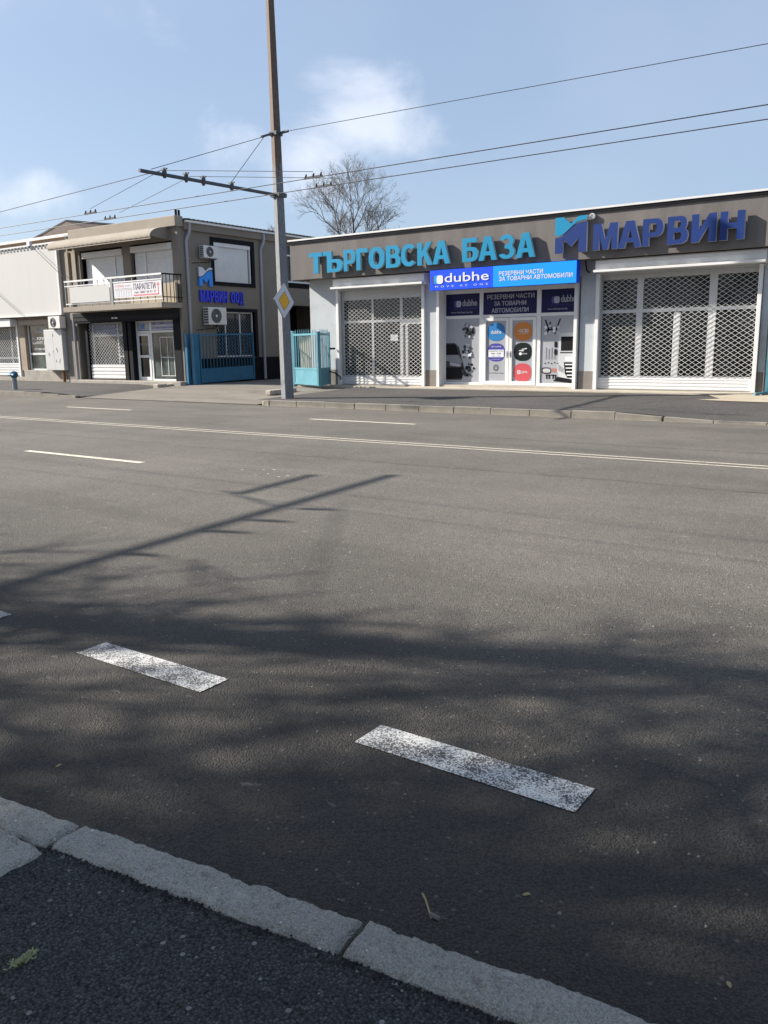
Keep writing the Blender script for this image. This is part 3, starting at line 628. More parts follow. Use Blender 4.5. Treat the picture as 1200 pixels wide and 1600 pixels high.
shape(b, rectf(-9.80, -9.53, 1.07, 1.19), WHITE_P, 4); shape(b, [(-10.0, .98), (-9.84, .86), (-9.84, .74), (-10.0, .80)], mat('print_lamp', (.25, .26, .28), .4, .1), 3)
for x0, z0, x1, z1 in ((-10.44, 2.24, -10.30, 1.90), (-10.28, 2.18, -10.36, 1.88), (-10.30, 2.10, -10.12, 1.84), (-9.98, 2.26, -10.14, 1.86), (-10.40, 1.95, -10.10, 1.98)):
    d = Vector((x1-x0, z1-z0)).normalized()*.02; shape(b, [(x0-d.y, z0+d.x), (x1-d.y, z1+d.x), (x1+d.y, z1-d.x), (x0+d.y, z0-d.x)][::-1], PDARK, 2)
for i in range(8): shape(b, sq(-10.42+.13*(i % 4), 1.86+.14*(i//4)+.03*(i % 3), .05, .045, 12, 2), PTRUCK if i % 2 else WHITE_P, 3+i*.2)
for i in range(4): shape(b, rectf(-10.40+.09*i, -10.385+.09*i, 1.12, 1.46-.04*(i % 2)), PMID, 2)
for i in range(5): shape(b, rectf(-10.44+.1*i, -10.40+.1*i, .99+.02*(i % 2), 1.02+.02*(i % 2)), PDARK, 2)
shape(b, sq(-10.38, .80, .15, .09, 16), PDARK, 2); shape(b, sq(-10.37, .80, .12, .06, 16), PTRUCK, 3); shape(b, rectf(-10.20, -10.04, .76, .86), mat('print_brown', (.38, .15, .12), .4), 2)
for x in (-10.38, -10.30, -10.18, -10.10): shape(b, rectf(x, x+.04, .56, .68), PDARK, 2)
shape(b, rectf(-10.40, -10.08, .66, .685), PDARK, 2)
b.build('poster', mw)
# double door between them
def leaf(x0, x1, side):
    fr_ = MB(); z0, z1 = .37, 2.34; y = yd-.012
    fr_.box(x0, x0+.10, y, y+.08, z0, z1, WHITE_MET); fr_.box(x1-.10, x1, y, y+.08, z0, z1, WHITE_MET); fr_.box(x0+.10, x1-.10, y, y+.08, z0, z0+.11, WHITE_MET); fr_.box(x0+.10, x1-.10, y, y+.08, z1-.09, z1, WHITE_MET)
    d = fr_.build('door', mw, bevel=.005)
    h = MB(); hx = x1-.05 if side < 0 else x0+.05
    h.tube([(hx, y, 1.30), (hx, y-.05, 1.30), (hx+side*-.10, y-.05, 1.30)], .011, GREYM, 6); h.box(hx-.016, hx+.016, y-.008, y-.001, 1.18, 1.36, GREYM); h.build('handle', d)
    return d
dl = leaf(-12.455, -11.585, -1); drr = leaf(-11.575, -10.71, 1)
b = film(-12.36, -11.68, .47, 2.26, FILM); cx = -12.02
shape(b, sq(cx, 1.93, .29, .265, 32, 2.6), BLUEP, 1); b.text('dubhe', cx-.17, cx+.17, 1.88, 1.98, yg-.010, WHITE_P, .02)
shape(b, sq(cx, 1.33, .29, .265, 32, 2.6), INDIGO, 1); shape(b, rectf(cx-.26, cx+.26, 1.19, 1.41), WHITE_P, 2)
b.text('РАБОТНО ВРЕМЕ', cx-.17, cx+.17, 1.48, 1.52, yg-.010, WHITE_P, .0); b.text('ПОНЕДЕЛНИК - ПЕТЪК', cx-.23, cx+.23, 1.355, 1.385, yg-.012, PDARK, .01); b.text('8:30 - 17:30', cx-.16, cx+.16, 1.28, 1.32, yg-.012, PDARK, .01); b.text('10:00 - 14:00', cx-.14, cx+.14, 1.215, 1.24, yg-.012, PMID, .0); b.text('ПОЧИВЕН ДЕН', cx-.14, cx+.14, 1.11, 1.135, yg-.010, WHITE_P, .0)
for z in (.82, .87, .92): shape(b, rectf(cx-.085, cx+.085, z, z+.008), PMID, 1)
for r_ in (.085, .045):
    for i in range(16):
        a0, a1 = 2*math.pi*i/16, 2*math.pi*(i+1)/16; shape(b, [(cx+r_*math.cos(a0), .875+.085*math.sin(a0)), (cx+(r_+.01)*math.cos(a0), .875+.095*math.sin(a0)), (cx+(r_+.01)*math.cos(a1), .875+.095*math.sin(a1)), (cx+r_*math.cos(a1), .875+.085*math.sin(a1))], PMID, 1)
b.text('www.dubhegroup.bg', cx-.25, cx+.25, .70, .735, yg-.004, PMID, .005)
b.build('poster', dl)
b = film(-11.475, -10.81, .47, 2.26, FILM); cx = -11.14
shape(b, sq(cx, 1.93, .29, .265, 32, 2.6), ORANGE, 1); b.text('CEI', cx-.04, cx+.17, 1.90, 2.00, yg-.010, WHITE_P, .04); b.text('◁', cx-.16, cx-.06, 1.90, 2.0, yg-.010, WHITE_P, .02); shape(b, rectf(cx-.17, cx+.17, 1.855, 1.862), WHITE_P, 3)
shape(b, sq(cx, 1.34, .29, .265, 32, 2.6), PBLACK, 1)
for dx_, dz_, w_ in ((.02, .06, .10), (.10, .075, .08), (-.06, .02, .12), (.0, .012, .09)): shape(b, [(cx+dx_-w_*.5, 1.34+dz_), (cx+dx_+w_*.4, 1.34+dz_+.01), (cx+dx_+w_*.5, 1.34+dz_+.035), (cx+dx_-w_*.4, 1.34+dz_+.03)], WHITE_P, 3)
shape(b, sq(cx-.07, 1.285, .05, .045, 14, 2), WHITE_P, 3); b.text('MEGA', cx-.01, cx+.15, 1.27, 1.305, yg-.012, WHITE_P, .02)
shape(b, sq(cx, .74, .29, .265, 32, 2.6), RED, 1); shape(b, rectf(cx-.16, cx-.06, .70, .80), WHITE_P, 3); shape(b, rectf(cx-.135, cx-.085, .73, .775), RED, 4); b.text('LEMA', cx-.04, cx+.17, .715, .785, yg-.010, WHITE_P, .0)
b.build('poster', drr)

# signs on the fascia -------------------------------------------------
FY = 22.14
def letters(th, items, z0, z1, m, ms, bold=.03):
    for ch, a, c, za, zb in items:
        v, f = glyph2d(ch); b = MB()
        b.solid(v, f, (a, FY-.075, z0+za), (c-a, 0, 0), (0, 0, z1+zb-z0-za), .10, m, ms)
        for q in (.25, .75): b.box(a+(c-a)*q-.015, a+(c-a)*q+.015, FY-.065, FY, (z0+z1)/2-.015, (z0+z1)/2+.015, GREYM)
        b.build('letter', th)
def X(px, k=(1/46.5)): return px
# widths measured along the fascia, metres
def wx_(px, z=4.2, Y=22.02):
    d = r2*((px-600)/1312.6) + fw; 
    # intersect the view ray at pixel column px with the letter plane at height z
    best = None
    lo, hi = -25.0, 5.0
    for _ in range(40):
        mid = (lo+hi)/2; q = Vector((mid, Y, z-1.6)); xx = 600+1312.6*q.dot(r2)/q.dot(fw)
        if xx < px: lo = mid
        else: hi = mid
    return (lo+hi)/2
s1 = thing('lettering_sign', (-15.5, FY, 3.9), 'cyan raised letters spelling ТЪРГОВСКА БАЗА on the shop fascia', 'sign')
seq = [('Т', 484.5, 506), ('Ъ', 505, 536), ('Р', 538.6, 556.5), ('Г', 558.3, 576), ('О', 577.5, 602), ('В', 604.5, 627), ('С', 628, 651), ('К', 653.5, 676.5), ('А', 677.5, 704), ('Б', 723.5, 748), ('А', 749, 777.5), ('З', 782, 805), ('А', 807.5, 837)]
letters(s1, [(c, wx_(a), wx_(e), 0, 0) for c, a, e in seq], 3.91, 4.56, CYAN, CYAN_SIDE)
s2 = thing('lettering_sign', (-6.8, FY, 3.94), 'dark blue raised letters spelling МАРВИН at the right of the fascia', 'sign')
seq = [('М', 928, 966), ('А', 967, 1003), ('Р', 1005, 1037), ('В', 1043.5, 1076), ('И', 1081, 1120), ('Н', 1125.5, 1164)]
letters(s2, [(c, wx_(a), wx_(e), 0, 0) for c, a, e in seq], 3.95, 4.61, VIOLET, VIOLET_SIDE)
# M emblem: wave on top, M body below
def emblem(th, O, U, V, wd, hd, mtop, mbody, mst, msb, dep=.085):
    U = Vector(U)*wd; V = Vector(V)*hd
    wave = [(i/10, .62-.13*math.sin(math.pi*(i/10)*1.0)*(1 if i < 4 else 0) ) for i in range(11)]
    low = [(0, .50), (.12, .49), (.25, .53), (.4, .64), (.55, .76), (.7, .845), (.85, .88), (1.0, .885)]
    top = [(1.0, 1.0), (.82, 1.0), (.72, .985), (.58, .86), (.5, .81), (.42, .86), (.26, 1.0), (0, 1.0)]
    vs = low+top; n = len(low)
    b = MB(); fs = [(i, i+1, 2*n-2-i, 2*n-1-i) for i in range(n-1)]
    b.solid(vs, fs, O, U, V, dep, mtop, mst); b.build('emblem_wave', th)
    g_ = .05
    up_ = [(x, z-g_) for x, z in low]
    # body as an M: left leg, right leg, V between
    b = MB()
    vs = [(0, 0), (.25, 0), (.25, .40), (.5, .17), (.75, .40), (.75, 0), (1, 0), (1, .83), (.85, .83), (.7, .795), (.55, .71), (.4, .59), (.25, .48), (.12, .44), (0, .44)]
    fs = [(0, 1, 2, 13, 14), (2, 12, 13), (2, 3, 11, 12), (3, 10, 11), (3, 4, 9, 10), (4, 8, 9), (4, 5, 6, 7, 8)]
    b.solid(vs, fs, O, U, V, dep, mbody, msb); b.build('emblem_body', th)
s3 = thing('emblem_sign', (-9.3, FY, 3.94), 'raised M shaped emblem with a cyan wave over a dark blue body', 'sign')
emblem(s3, (wx_(868), FY-.065, 3.945), (1, 0, 0), (0, 0, 1), wx_(917)-wx_(868), .92, CYAN, VIOLET, CYAN_SIDE, VIOLET_SIDE)
b = MB(); xc = wx_(924.5, 4.85); b.tube([(xc, FY-.01, 4.83), (xc, FY-.09, 4.83)], .075, WHITE_P, 20); b.build('registered_disc', s3)
b = MB(); b.text('®', xc-.055, xc+.055, 4.775, 4.885, FY-.094, PDARK, .0); b.build('registered_mark', s3)
# long blue sign
sb = thing('blue_sign_board', (-11.45, 22.05, 3.16), 'long blue sign board over the printed window with white lettering', 'sign')
b = MB(); b.box(-13.77, -9.15, 22.05, 22.30, 3.155, 3.735, ROYAL); b.build('sign_box', sb, bevel=.004)
b = MB(); b.box(-13.768, -11.66, 22.043, 22.049, 3.157, 3.733, ROYAL)
yg_ = yg; yg = 22.040
dub(b, -13.62, -11.79, 3.37, .20, WHITE_P, AZURE); shape(b, sq(-13.63, 3.46, .085, .118), INDIGO, .5)
b.text('M  O  V  E     A  S     O  N  E', -13.58, -11.82, 3.235, 3.285, 22.040, WHITE_P, 0); b.build('brand_panel', sb)
b = MB(); b.box(-11.656, -9.152, 22.043, 22.049, 3.157, 3.733, AZURE)
b.text('РЕЗЕРВНИ ЧАСТИ', -11.46, -10.12, 3.46, 3.575, 22.040, WHITE_P, .03); b.text('ЗА ТОВАРНИ АВТОМОБИЛИ', -11.46, -9.26, 3.315, 3.43, 22.040, WHITE_P, .03); b.build('slogan_panel', sb)
yg = yg_
for x in (-13.9, -9.05): MB().tube([(x, 22.4, 3.74), (x, 22.5, 3.5), (x, W, 3.45)], .02, CHAR, 6).build('bracket', sb)
sb.location = Vector(sb.location)+Vector((0, 0, .01))

# ------------------------------------------------------------------ blue gates
def barred_leaf(th, a, b_, zb, zt, n, m, spikes=True, plate=.55, name='gate_panel'):
    a = Vector(a); b_ = Vector(b_); z = Vector((0, 0, 1)); fr_ = MB()
    fr_.bar(a+z*zb, a+z*zt, .06, .06, m); fr_.bar(b_+z*zb, b_+z*zt, .06, .06, m)
    for q in (zb+.05, zb+plate, zt-.08): fr_.bar(a+z*q, b_+z*q, .04, .06, m)
    p = fr_.build(name, th)
    MB().bar(a+z*(zb+.08+(plate-.11)/2), b_+z*(zb+.08+(plate-.11)/2), .012, plate-.10, m).build('kick_plate', p)
    for i in range(1, n):
        c = a.lerp(b_, i/n); t = MB(); t.bar(c+z*(zb+plate+.03), c+z*(zt-.1), .022, .022, m)
        if spikes: t.tube([c+z*(zt-.06), c+z*(zt+.02), c+z*(zt+.10)], [.014, .014, .002], m, 5)
        t.build('bar', p)
    return p
ga = thing('blue_gate', (-18.4, 21.9, .3), 'light blue spiked metal gate folded against the pale shop wall', 'gate')
barred_leaf(ga, (-19.20, 22.03, .31), (-17.56, 21.30, .31), .0, 1.74, 11, TEAL)
barred_leaf(ga, (-17.53, 21.33, .31), (-18.02, 22.45, .31), .0, 1.74, 8, TEAL)
b = MB(); b.box(-19.42, -19.22, 22.0, 22.14, .25, 2.1, TEAL); b.build('gate_post', ga, bevel=.01)
b = MB(); b.tube([(-17.98, 22.44, 1.5), (-17.9, 22.62, 1.5)], .03, CHAR, 8); b.build('latch', ga); b = MB(); b.tube([(-18.0, 22.4, .75), (-17.8, 22.45, .7), (-17.66, 22.6, .55), (-17.64, 22.55, .48)], .022, CHAR, 6); b.build('latch', ga)
# pale boards stacked behind the gate
bd = thing('board_stack', (-19.2, 22.9, .3), 'pale upright boards leaning behind the light blue gate', 'boards')
for i in range(5):
    x = -19.85+i*.19; MB().bar((x, 23.3-.03*i, .27), (x+.03, 23.1-.03*i, 1.95-.04*(i % 2)), .17, .025, WOODP, (0, 1, 0)).build('board', bd)
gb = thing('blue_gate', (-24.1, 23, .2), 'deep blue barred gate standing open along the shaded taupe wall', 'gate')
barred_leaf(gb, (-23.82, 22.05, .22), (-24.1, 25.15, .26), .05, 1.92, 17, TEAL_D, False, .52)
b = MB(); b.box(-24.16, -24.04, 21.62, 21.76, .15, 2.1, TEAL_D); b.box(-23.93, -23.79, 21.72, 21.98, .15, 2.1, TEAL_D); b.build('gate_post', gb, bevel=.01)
gc = thing('blue_gate', (-4.2, 22.2, .3), 'blue sheet metal gate at the right edge beside the wide shutter', 'gate')
b = MB(); b.box(-4.30, -4.23, 22.25, 22.32, .30, 2.35, TEAL); b.box(-2.60, -2.53, 22.25, 22.32, .30, 2.35, TEAL); b.box(-4.23, -2.6, 22.26, 22.31, .95, 1.01, TEAL); b.box(-4.23, -2.6, 22.26, 22.31, 2.28, 2.34, TEAL); b.box(-4.23, -2.6, 22.26, 22.31, .42, .48, TEAL); b.build('gate_frame', gc)
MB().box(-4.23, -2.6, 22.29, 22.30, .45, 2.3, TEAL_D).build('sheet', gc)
b = MB(); b.bar((-4.27, 22.28, .33), (-4.45, 21.9, .30), .05, .05, TEAL); b.build('foot', gc)
MB().box(-4.4, 2, 24.4, 24.6, .2, 3.7, TAUPE).build('wall', shop)

# ------------------------------------------------------------------ two storey taupe building
Y0 = 21.7; XS = -24.3
tb = thing('two_storey_building', (-27.5, Y0, .25), 'two storey taupe building with balcony, curved awning and shopfront below', 'building')
b = MB()
b.box(-31.4, -30.55, Y0, Y0+.3, .25, 5.5, TAUPE)
b.box(-24.62, XS, Y0, Y0+.3, 2.65, 5.9, TAUPE); b.box(-24.42, XS, Y0+.002, Y0+.3, .2, 2.65, TAUPE)
b.box(-30.55, -24.62, Y0, Y0+.3, 5.45, 5.9, TAUPE); b.box(-30.55, -24.62, Y0, Y0+.3, 3.03, 3.95, TAUPE)
b.box(-31.4, -30.9, Y0+.02, Y0+.5, 5.3, 5.9, TAUPE)
# side wall with openings: (Y0,Y1,z0,z1)
def sidewall(y0, y1, z0, z1, m=TAUPE, x0=XS-.3, x1=XS): b.box(x0, x1, y0, y1, z0, z1, m)
sidewall(Y0+.3, 23.40, 1.18, 6.15); sidewall(23.40, 25.5, 5.6, 6.15); sidewall(23.40, 25.5, 3.0, 4.05); sidewall(23.40, 25.5, 1.18, 1.20)
sidewall(25.5, 27.0, 1.18, 6.15)
sidewall(27.0, 31, 5.7, 6.15); sidewall(27.0, 31, 3.3, 4.02)
sidewall(Y0+.3, 27.0, .2, 1.18, BLACKP, XS-.3, XS-.012)
sidewall(27.0, 31.0, 4.02, 4.22, BLACKP, XS-.3, XS+.02)
b.box(XS-2.5, XS-.3, 26.9, 27.0, .2, 3.3, BLACKP); b.box(XS-2.6, XS-2.5, 27, 31, .2, 3.3, BLACKP)
b.box(-31.4, -31.1, Y0+.3, 31, .2, 6.15, TAUPE); b.box(-31.4, XS, 31.0, 31.3, .2, 6.15, TAUPE)
b.build('wall', tb)
b = MB(); b.box(-30.60, XS+.06, Y0-.12, Y0+.25, 5.90, 6.27, TAUPE_L); b.build('parapet', tb, bevel=.02)
b = MB(); b.box(XS-.2, XS+.14, Y0+.25, 31, 5.80, 6.10, TAUPE); b.build('eave', tb, bevel=.01)
b = MB(); b.box(-31.4, XS-.2, Y0+.25, 31.3, 6.12, 6.18, GREYM); b.build('roof', tb)
b = MB()
b.add([(XS-.3, Y0+.25, 6.20), (XS+.24, Y0+.25, 6.13), (XS+.24, 31, 6.13), (XS-.3, 31, 6.20)], [(0, 1, 2, 3)], GREYM)
b.box(XS+.14, XS+.24, Y0+.25, 31, 6.06, 6.125, WHITE_MET)
y = Y0+.4
while y < 31: b.bar((XS-.3, y, 6.235), (XS+.26, y, 6.165), .05, .05, CHAR); y += .22
b.build('sheet_roof_edge', tb)
b = MB()
for y in (21.92, 22.06): b.tube([(-24.55, y, 6.2), (-24.55, y, 6.52)], .045, CHAR, 10)
b.build('vent_pipe', tb)
# curved awning
b = MB(); prof = []
for i in range(9):
    a = R(90*i/8); prof.append((Y0-.02-.86*math.sin(a), 5.90-.37*(1-math.cos(a))**1.0))
nx = 44; xs = fr(-31.0, -24.75, nx); vs = [(x, y, z+(.012 if i % 2 else 0)) for i, x in enumerate(xs) for y, z in prof]; n = len(prof)
b.add(vs, [(i*n+j, i*n+j+1, (i+1)*n+j+1, (i+1)*n+j) for i in range(nx) for j in range(n-1)], TAUPE_L)
b.add([(x, y, z-.03) for x, y, z in vs], [(i*n+j, (i+1)*n+j, (i+1)*n+j+1, i*n+j+1) for i in range(nx) for j in range(n-1)], TAUPE_L)
b.build('awning', tb, smooth=True)
b = MB(); b.add([(-24.74, Y0-.02, 5.46)]+[(-24.74, y, z) for y, z in prof], [tuple(range(n, -1, -1))], TAUPE); b.box(-30.9, -24.75, Y0-.86, Y0-.83, 5.44, 5.53, TAUPE_L); b.build('awning_end', tb)
# upper windows with closed white shutters
for x0, x1, zt in ((-30.05, -27.50, 5.36), (-27.05, -24.66, 5.38)):
    b = MB(); b.box(x0, x1, Y0+.22, Y0+.30, 3.95, zt+.1, CHAR); wn = b.build('window', tb)
    b = MB(); slats(b, x0+.12, x1-.06, 3.97, zt-.22, Y0+.18, .055, SHUTTER, .008); b.box(x0+.12, x1-.06, Y0+.181, Y0+.20, 3.97, zt-.22, SHUTTER); b.build('shutter', wn)
    MB().box(x0+.05, x1-.02, Y0+.02, Y0+.2, zt-.22, zt, SHUTTER).build('shutter_box', wn)
    MB().box(x0+(.75 if x0 < -28 else .62)*(x1-x0) if x0 < -28 else x0+.72, (x0+(.75)*(x1-x0) if x0 < -28 else x0+.72)+.06, Y0+.14, Y0+.19, 3.97, zt-.22, WHITE_MET).build('guide_rail', wn)
for q in ((-27.50, -27.05, Y0+.05, Y0+.3, 3.95, 5.45, TAUPE), (-30.55, -30.3, Y0-.08, Y0+.1, 3.95, 5.44, TAUPE_L), (-30.25, -30.10, Y0-.02, Y0+.1, 3.95, 5.44, TAUPE), (-30.95, -30.75, Y0-.1, Y0-.003, 3.3, 5.44, TAUPE_L)): MB().box(*q).build('pilaster', tb)
# balcony
b = MB(); b.box(-30.1, XS+.05, Y0-.95, Y0, 3.03, 3.22, TAUPE_L); b.build('balcony_slab', tb, bevel=.01)
b = MB(); yb = Y0-.90
b.box(-29.95, -24.22, yb-.03, yb+.03, 4.17, 4.23, WHITE_MET); b.box(-29.95, -24.22, yb-.02, yb+.02, 4.00, 4.04, WHITE_MET); b.box(-29.95, -24.22, yb-.02, yb+.02, 3.32, 3.36, WHITE_MET)
rl = b.build('balcony_railing', tb)
for i in range(15):
    x = -29.93+i*(5.70/14); MB().box(x-.015, x+.015, yb-.012, yb+.012, 3.22, 4.17, GREYM).build('bar', rl)
MB().box(-27.10, -26.98, yb-.03, yb+.03, 3.22, 4.17, GREYM).build('post', rl)
b = MB(); b.bar((-24.2, yb, 4.2), (-24.2, Y0, 4.2), .04, .05, CHAR); b.bar((-24.2, yb, 3.4), (-24.2, Y0, 3.4), .03, .03, CHAR); b.build('side_rail', rl)
for i in range(6): y = yb+i*.17; MB().box(-24.21, -24.19, y-.01, y+.01, 3.22, 4.2, CHAR).build('bar', rl)
b = MB()
b.box(-29.60, -27.15, yb-.045, yb-.035, 3.37, 3.97, PANEL)
b.build('sheet_infill', rl)
MB().box(-26.95, -24.4, Y0-.15, Y0-.03, 3.23, 3.95, WOODP).build('tan_board', tb)
bn = thing('banner', (-25.5, yb-.05, 3.45), 'white balcony banner reading ПАРАПЕТИ with a red arrow', 'banner'); O = yb-.06
b = MB(); b.box(-26.86, -24.20, O, O+.012, 3.44, 3.97, BANW); b.build('cloth', bn)
b = MB(); b.text('ПАРАПЕТИ', -25.72, -24.52, 3.70, 3.92, O-.003, BANT, .015); b.text('тел. 0887 28 91 77', -25.70, -24.50, 3.57, 3.65, O-.003, mat('banner_grey', (.30, .27, .30), .6), .01)
b.text('СКЛАД', -26.78, -26.28, 3.82, 3.91, O-.003, PINK, .0); b.text('цени', -26.20, -25.90, 3.84, 3.88, O-.003, BANT, .0)
for z in (3.72, 3.77): b.box(-26.78, -25.80, O-.004, O-.002, z, z+.012, mat('banner_grey', (.3, .3, .3)))
for i in range(7): b.box(-26.76+i*.14, -26.70+i*.14, O-.004, O-.002, 3.49, 3.70, mat('banner_pale', (.55, .56, .60), .6))
b.build('lettering', bn)
b = MB(); b.box(-25.74, -24.36, O-.004, O-.002, 3.485, 3.525, PINK); b.box(-24.40, -24.36, O-.004, O-.002, 3.525, 3.85, PINK); b.add([(-24.46, O-.003, 3.82), (-24.30, O-.003, 3.82), (-24.38, O-.003, 3.93)], [(0, 1, 2)], PINK); b.build('red_arrow', bn)
# ground floor shop front
b = MB(); b.box(-30.55, -24.42, Y0-.22, Y0+.05, 2.70, 3.02, CHAR_L); b.box(-30.55, -24.42, Y0-.20, Y0+.04, 2.62, 2.70, CHAR); b.box(-30.56, -24.41, Y0-.235, Y0-.22, 2.86, 2.875, CHAR)
b.build('shutter_box', tb)
for x in (-27.95, -27.75): MB().box(x-.05, x+.05, Y0-.29, Y0-.235, 2.74, 2.80, WHITE_P).build('lamp', tb)
for x0, x1 in ((-30.12, -29.98), (-27.74, -27.52), (-27.42, -27.22), (-24.80, -24.42)): MB().box(x0, x1, Y0-.02, Y0+.25, .3, 2.65, CHAR).build('frame_post', tb)
MB().box(-27.515, -27.425, Y0+.1, Y0+.25, .3, 2.65, CHAR_L).build('frame_post', tb)
b = MB(); b.box(-30.9, -24.2, Y0-.35, Y0+.3, .0, .36, STONEW); b.build('step', tb, bevel=.015)
sh = MB(); diamond(sh, -29.95, -27.75, .98, 2.62, Y0+.05, MESH, .17, .14, .016); so = sh.build('roller_shutter', tb)
b = MB(); slats(b, -29.95, -27.75, .40, .98, Y0+.06, .14, SHUTTER, .03); b.box(-29.95, -27.75, Y0+.062, Y0+.08, .4, .97, SHUTTER); b.build('slat_panel', so)
yw = Y0+.2
fl = frame_window('shop_window', -29.95, -27.72, .40, 2.65, yw, [(-28.32, .45, 2.6, .08)], [(2.12, -29.9, -27.75, .07), (1.30, -28.28, -27.75, .06)], tb, SHUTTER, panes=[(-29.88, -28.36, .5, 2.08), (-28.28, -27.78, .5, 1.27), (-28.28, -27.78, 1.33, 2.08), (-28.28, -27.78, 2.16, 2.6)], gm=GLASS_G)
b = MB(); b.box(-29.86, -28.36, yw+.01, yw+.02, 2.17, 2.6, mat('dusk_blue_print', (.12, .13, .26), .5)); b.text('СТРОИТЕЛНИ', -29.7, -28.5, 2.42, 2.55, yw+.005, PGREY, .02); b.text('МАТЕРИАЛИ', -29.7, -28.5, 2.22, 2.35, yw+.005, PGREY, .02); b.build('poster', fl)
fr2 = frame_window('shop_window', -27.20, -24.82, .36, 2.65, yw, [(-26.35, .4, 2.6, .10)], [(2.22, -27.15, -24.85, .08)], tb, WHITE_MET, panes=[(-26.29, -24.88, .45, 2.17)], gm=GLASS_G)
b = MB()
for x in (-25.85, -25.45, -25.10, -24.93): b.box(x-.012, x+.012, yw+.015, yw+.03, .55, 2.0, SHUTTER)
for z in (.55, 1.25, 2.0): b.box(-25.85, -24.9, yw+.014, yw+.028, z-.012, z+.012, SHUTTER)
b.build('display_rack', fr2)
b = MB(); y = yw-.015; b.box(-27.15, -27.05, y, y+.06, .38, 2.17, WHITE_MET); b.box(-26.50, -26.40, y, y+.06, .38, 2.17, WHITE_MET)
for z0, z1 in ((.38, .50), (1.24, 1.33), (2.07, 2.17)): b.box(-27.05, -26.50, y, y+.06, z0, z1, WHITE_MET)
d = b.build('shop_door', tb); MB().box(-27.05, -26.50, y+.03, y+.04, .50, 1.24, GLASS).build('pane', d); MB().box(-27.05, -26.50, y+.03, y+.04, 1.33, 2.07, GLASS).build('pane', d)
b = MB(); b.text('ОТВОРЕНО', -27.02, -26.54, 1.70, 1.78, y+.025, PGREY, .01); b.build('lettering', d); MB().tube([(-26.45, y, 1.35), (-26.45, y-.06, 1.35), (-26.55, y-.06, 1.35)], .012, GREYM, 6).build('handle', d)
b = MB(); b.box(-27.12, -26.42, yw+.01, yw+.03, 2.28, 2.60, FILM); b.add([(-26.90+a*.22, yw+.004, 2.31+c*.26) for a, c in ((0, 0), (.3, 0), (.5, .3), (.7, 0), (1, 0), (1, 1), (.5, .7), (0, .8))], [tuple(range(8))], BLUEP); b.build('emblem_panel', fr2)
b = MB(); b.box(-26.28, -24.88, yw+.01, yw+.03, 2.28, 2.60, mat('pale_lilac_print', (.50, .50, .60), .5)); b.text('МАГАЗИН-СКЛАД', -26.24, -24.92, 2.45, 2.58, yw+.004, INDIGO, .02); b.text('СТРОИТЕЛНИ МАТЕРИАЛИ', -26.24, -24.92, 2.32, 2.40, yw+.004, INDIGO, .01); b.build('name_panel', fr2)
# side wall windows
def xbox(bb, y0, y1, z0, z1, x0, x1, m): bb.box(x0, x1, y0, y1, z0, z1, m)
b = MB()
for a, c, e, f_ in ((23.28, 25.62, 5.50, 5.68), (23.28, 25.62, 3.92, 4.06), (23.28, 23.42, 4.06, 5.50), (25.46, 25.62, 4.06, 5.50)): xbox(b, a, c, e, f_, XS-.1, XS+.05, CHAR)
wn = b.build('window', tb)
b = MB(); z = 4.06
while z < 5.34: b.box(XS-.06, XS-.035-.004, 23.42, 25.30, z, z+.047, SHUTTER); z += .052
b.box(XS-.08, XS-.05, 23.42, 25.30, 4.06, 5.36, SHUTTER); b.build('shutter', wn); MB().box(XS-.08, XS+.03, 23.42, 25.40, 5.36, 5.50, SHUTTER).build('shutter_box', wn); MB().box(XS-.08, XS+.01, 25.36, 25.40, 4.06, 5.36, WHITE_MET).build('guide_rail', wn)
MB().box(XS-.09, XS-.085, 23.42, 25.46, 4.06, 5.5, GLASS).build('pane', wn)
b = MB()
for a, c, e, f_ in ((23.6, 25.66, 2.96, 3.08), (25.50, 25.66, 1.20, 2.96)): xbox(b, a, c, e, f_, XS-.1, XS+.05, CHAR)
wn = b.build('window', tb)
MB().box(XS-.22, XS-.21, 23.4, 25.5, 1.2, 3.0, GLASS).build('pane', wn)
b = MB(); diamond(b, 23.42, 25.48, 1.22, 2.95, .0, GREYM, .15, .15, .018, U=(0, 1, 0), O=(XS-.12, 0, 0)); b.build('security_mesh', wn)
for y in (23.43, 23.95, 24.75, 25.45): MB().box(XS-.11, XS-.07, y-.025, y+.025, 1.22, 2.95, SHUTTER).build('mullion', wn)
b = MB(); b.box(XS-.11, XS-.07, 23.45, 25.43, 1.22, 1.27, SHUTTER); b.box(XS-.11, XS-.07, 23.45, 25.43, 2.90, 2.95, SHUTTER); b.build('rail', wn)
b = MB(); b.box(XS-.1, XS-.05, 27.0, 31, 4.22, 5.7, GLASS)
wn = b.build('window', tb); b = MB()
for y in (27.02, 27.9, 28.8, 29.7, 30.6): b.box(XS-.06, XS+.0, y-.04, y+.04, 4.24, 5.7, SHUTTER)
b.box(XS-.06, XS+.0, 27, 31, 5.3, 5.36, SHUTTER); b.box(XS-.06, XS+.06, 27, 31, 4.225, 4.29, SHUTTER); b.build('frame', wn)
b = MB(); b.tube([(XS+.0, 29.0, 3.65), (XS+.1, 29.0, 3.65)], .05, WHITE_P, 8); b.build('lamp', tb)
def downpipe(y, z1, z0, name='downpipe'):
    b = MB(); b.tube([(XS+.16, y, 6.08), (XS+.17, y, 5.80), (XS+.15, y-.02, 5.68), (XS+.07, y-.10, 5.45), (XS+.06, y-.10, 5.3), (XS+.06, y-.10, z0)], .055, PIPE, 10)
    for z in (2.0, 3.4, 4.8): b.box(XS, XS+.125, y-.165, y-.035, z, z+.03, PIPE)
    return b.build(name, tb, smooth=False)
downpipe(22.15, 6, .3); downpipe(26.07, 6, .3)
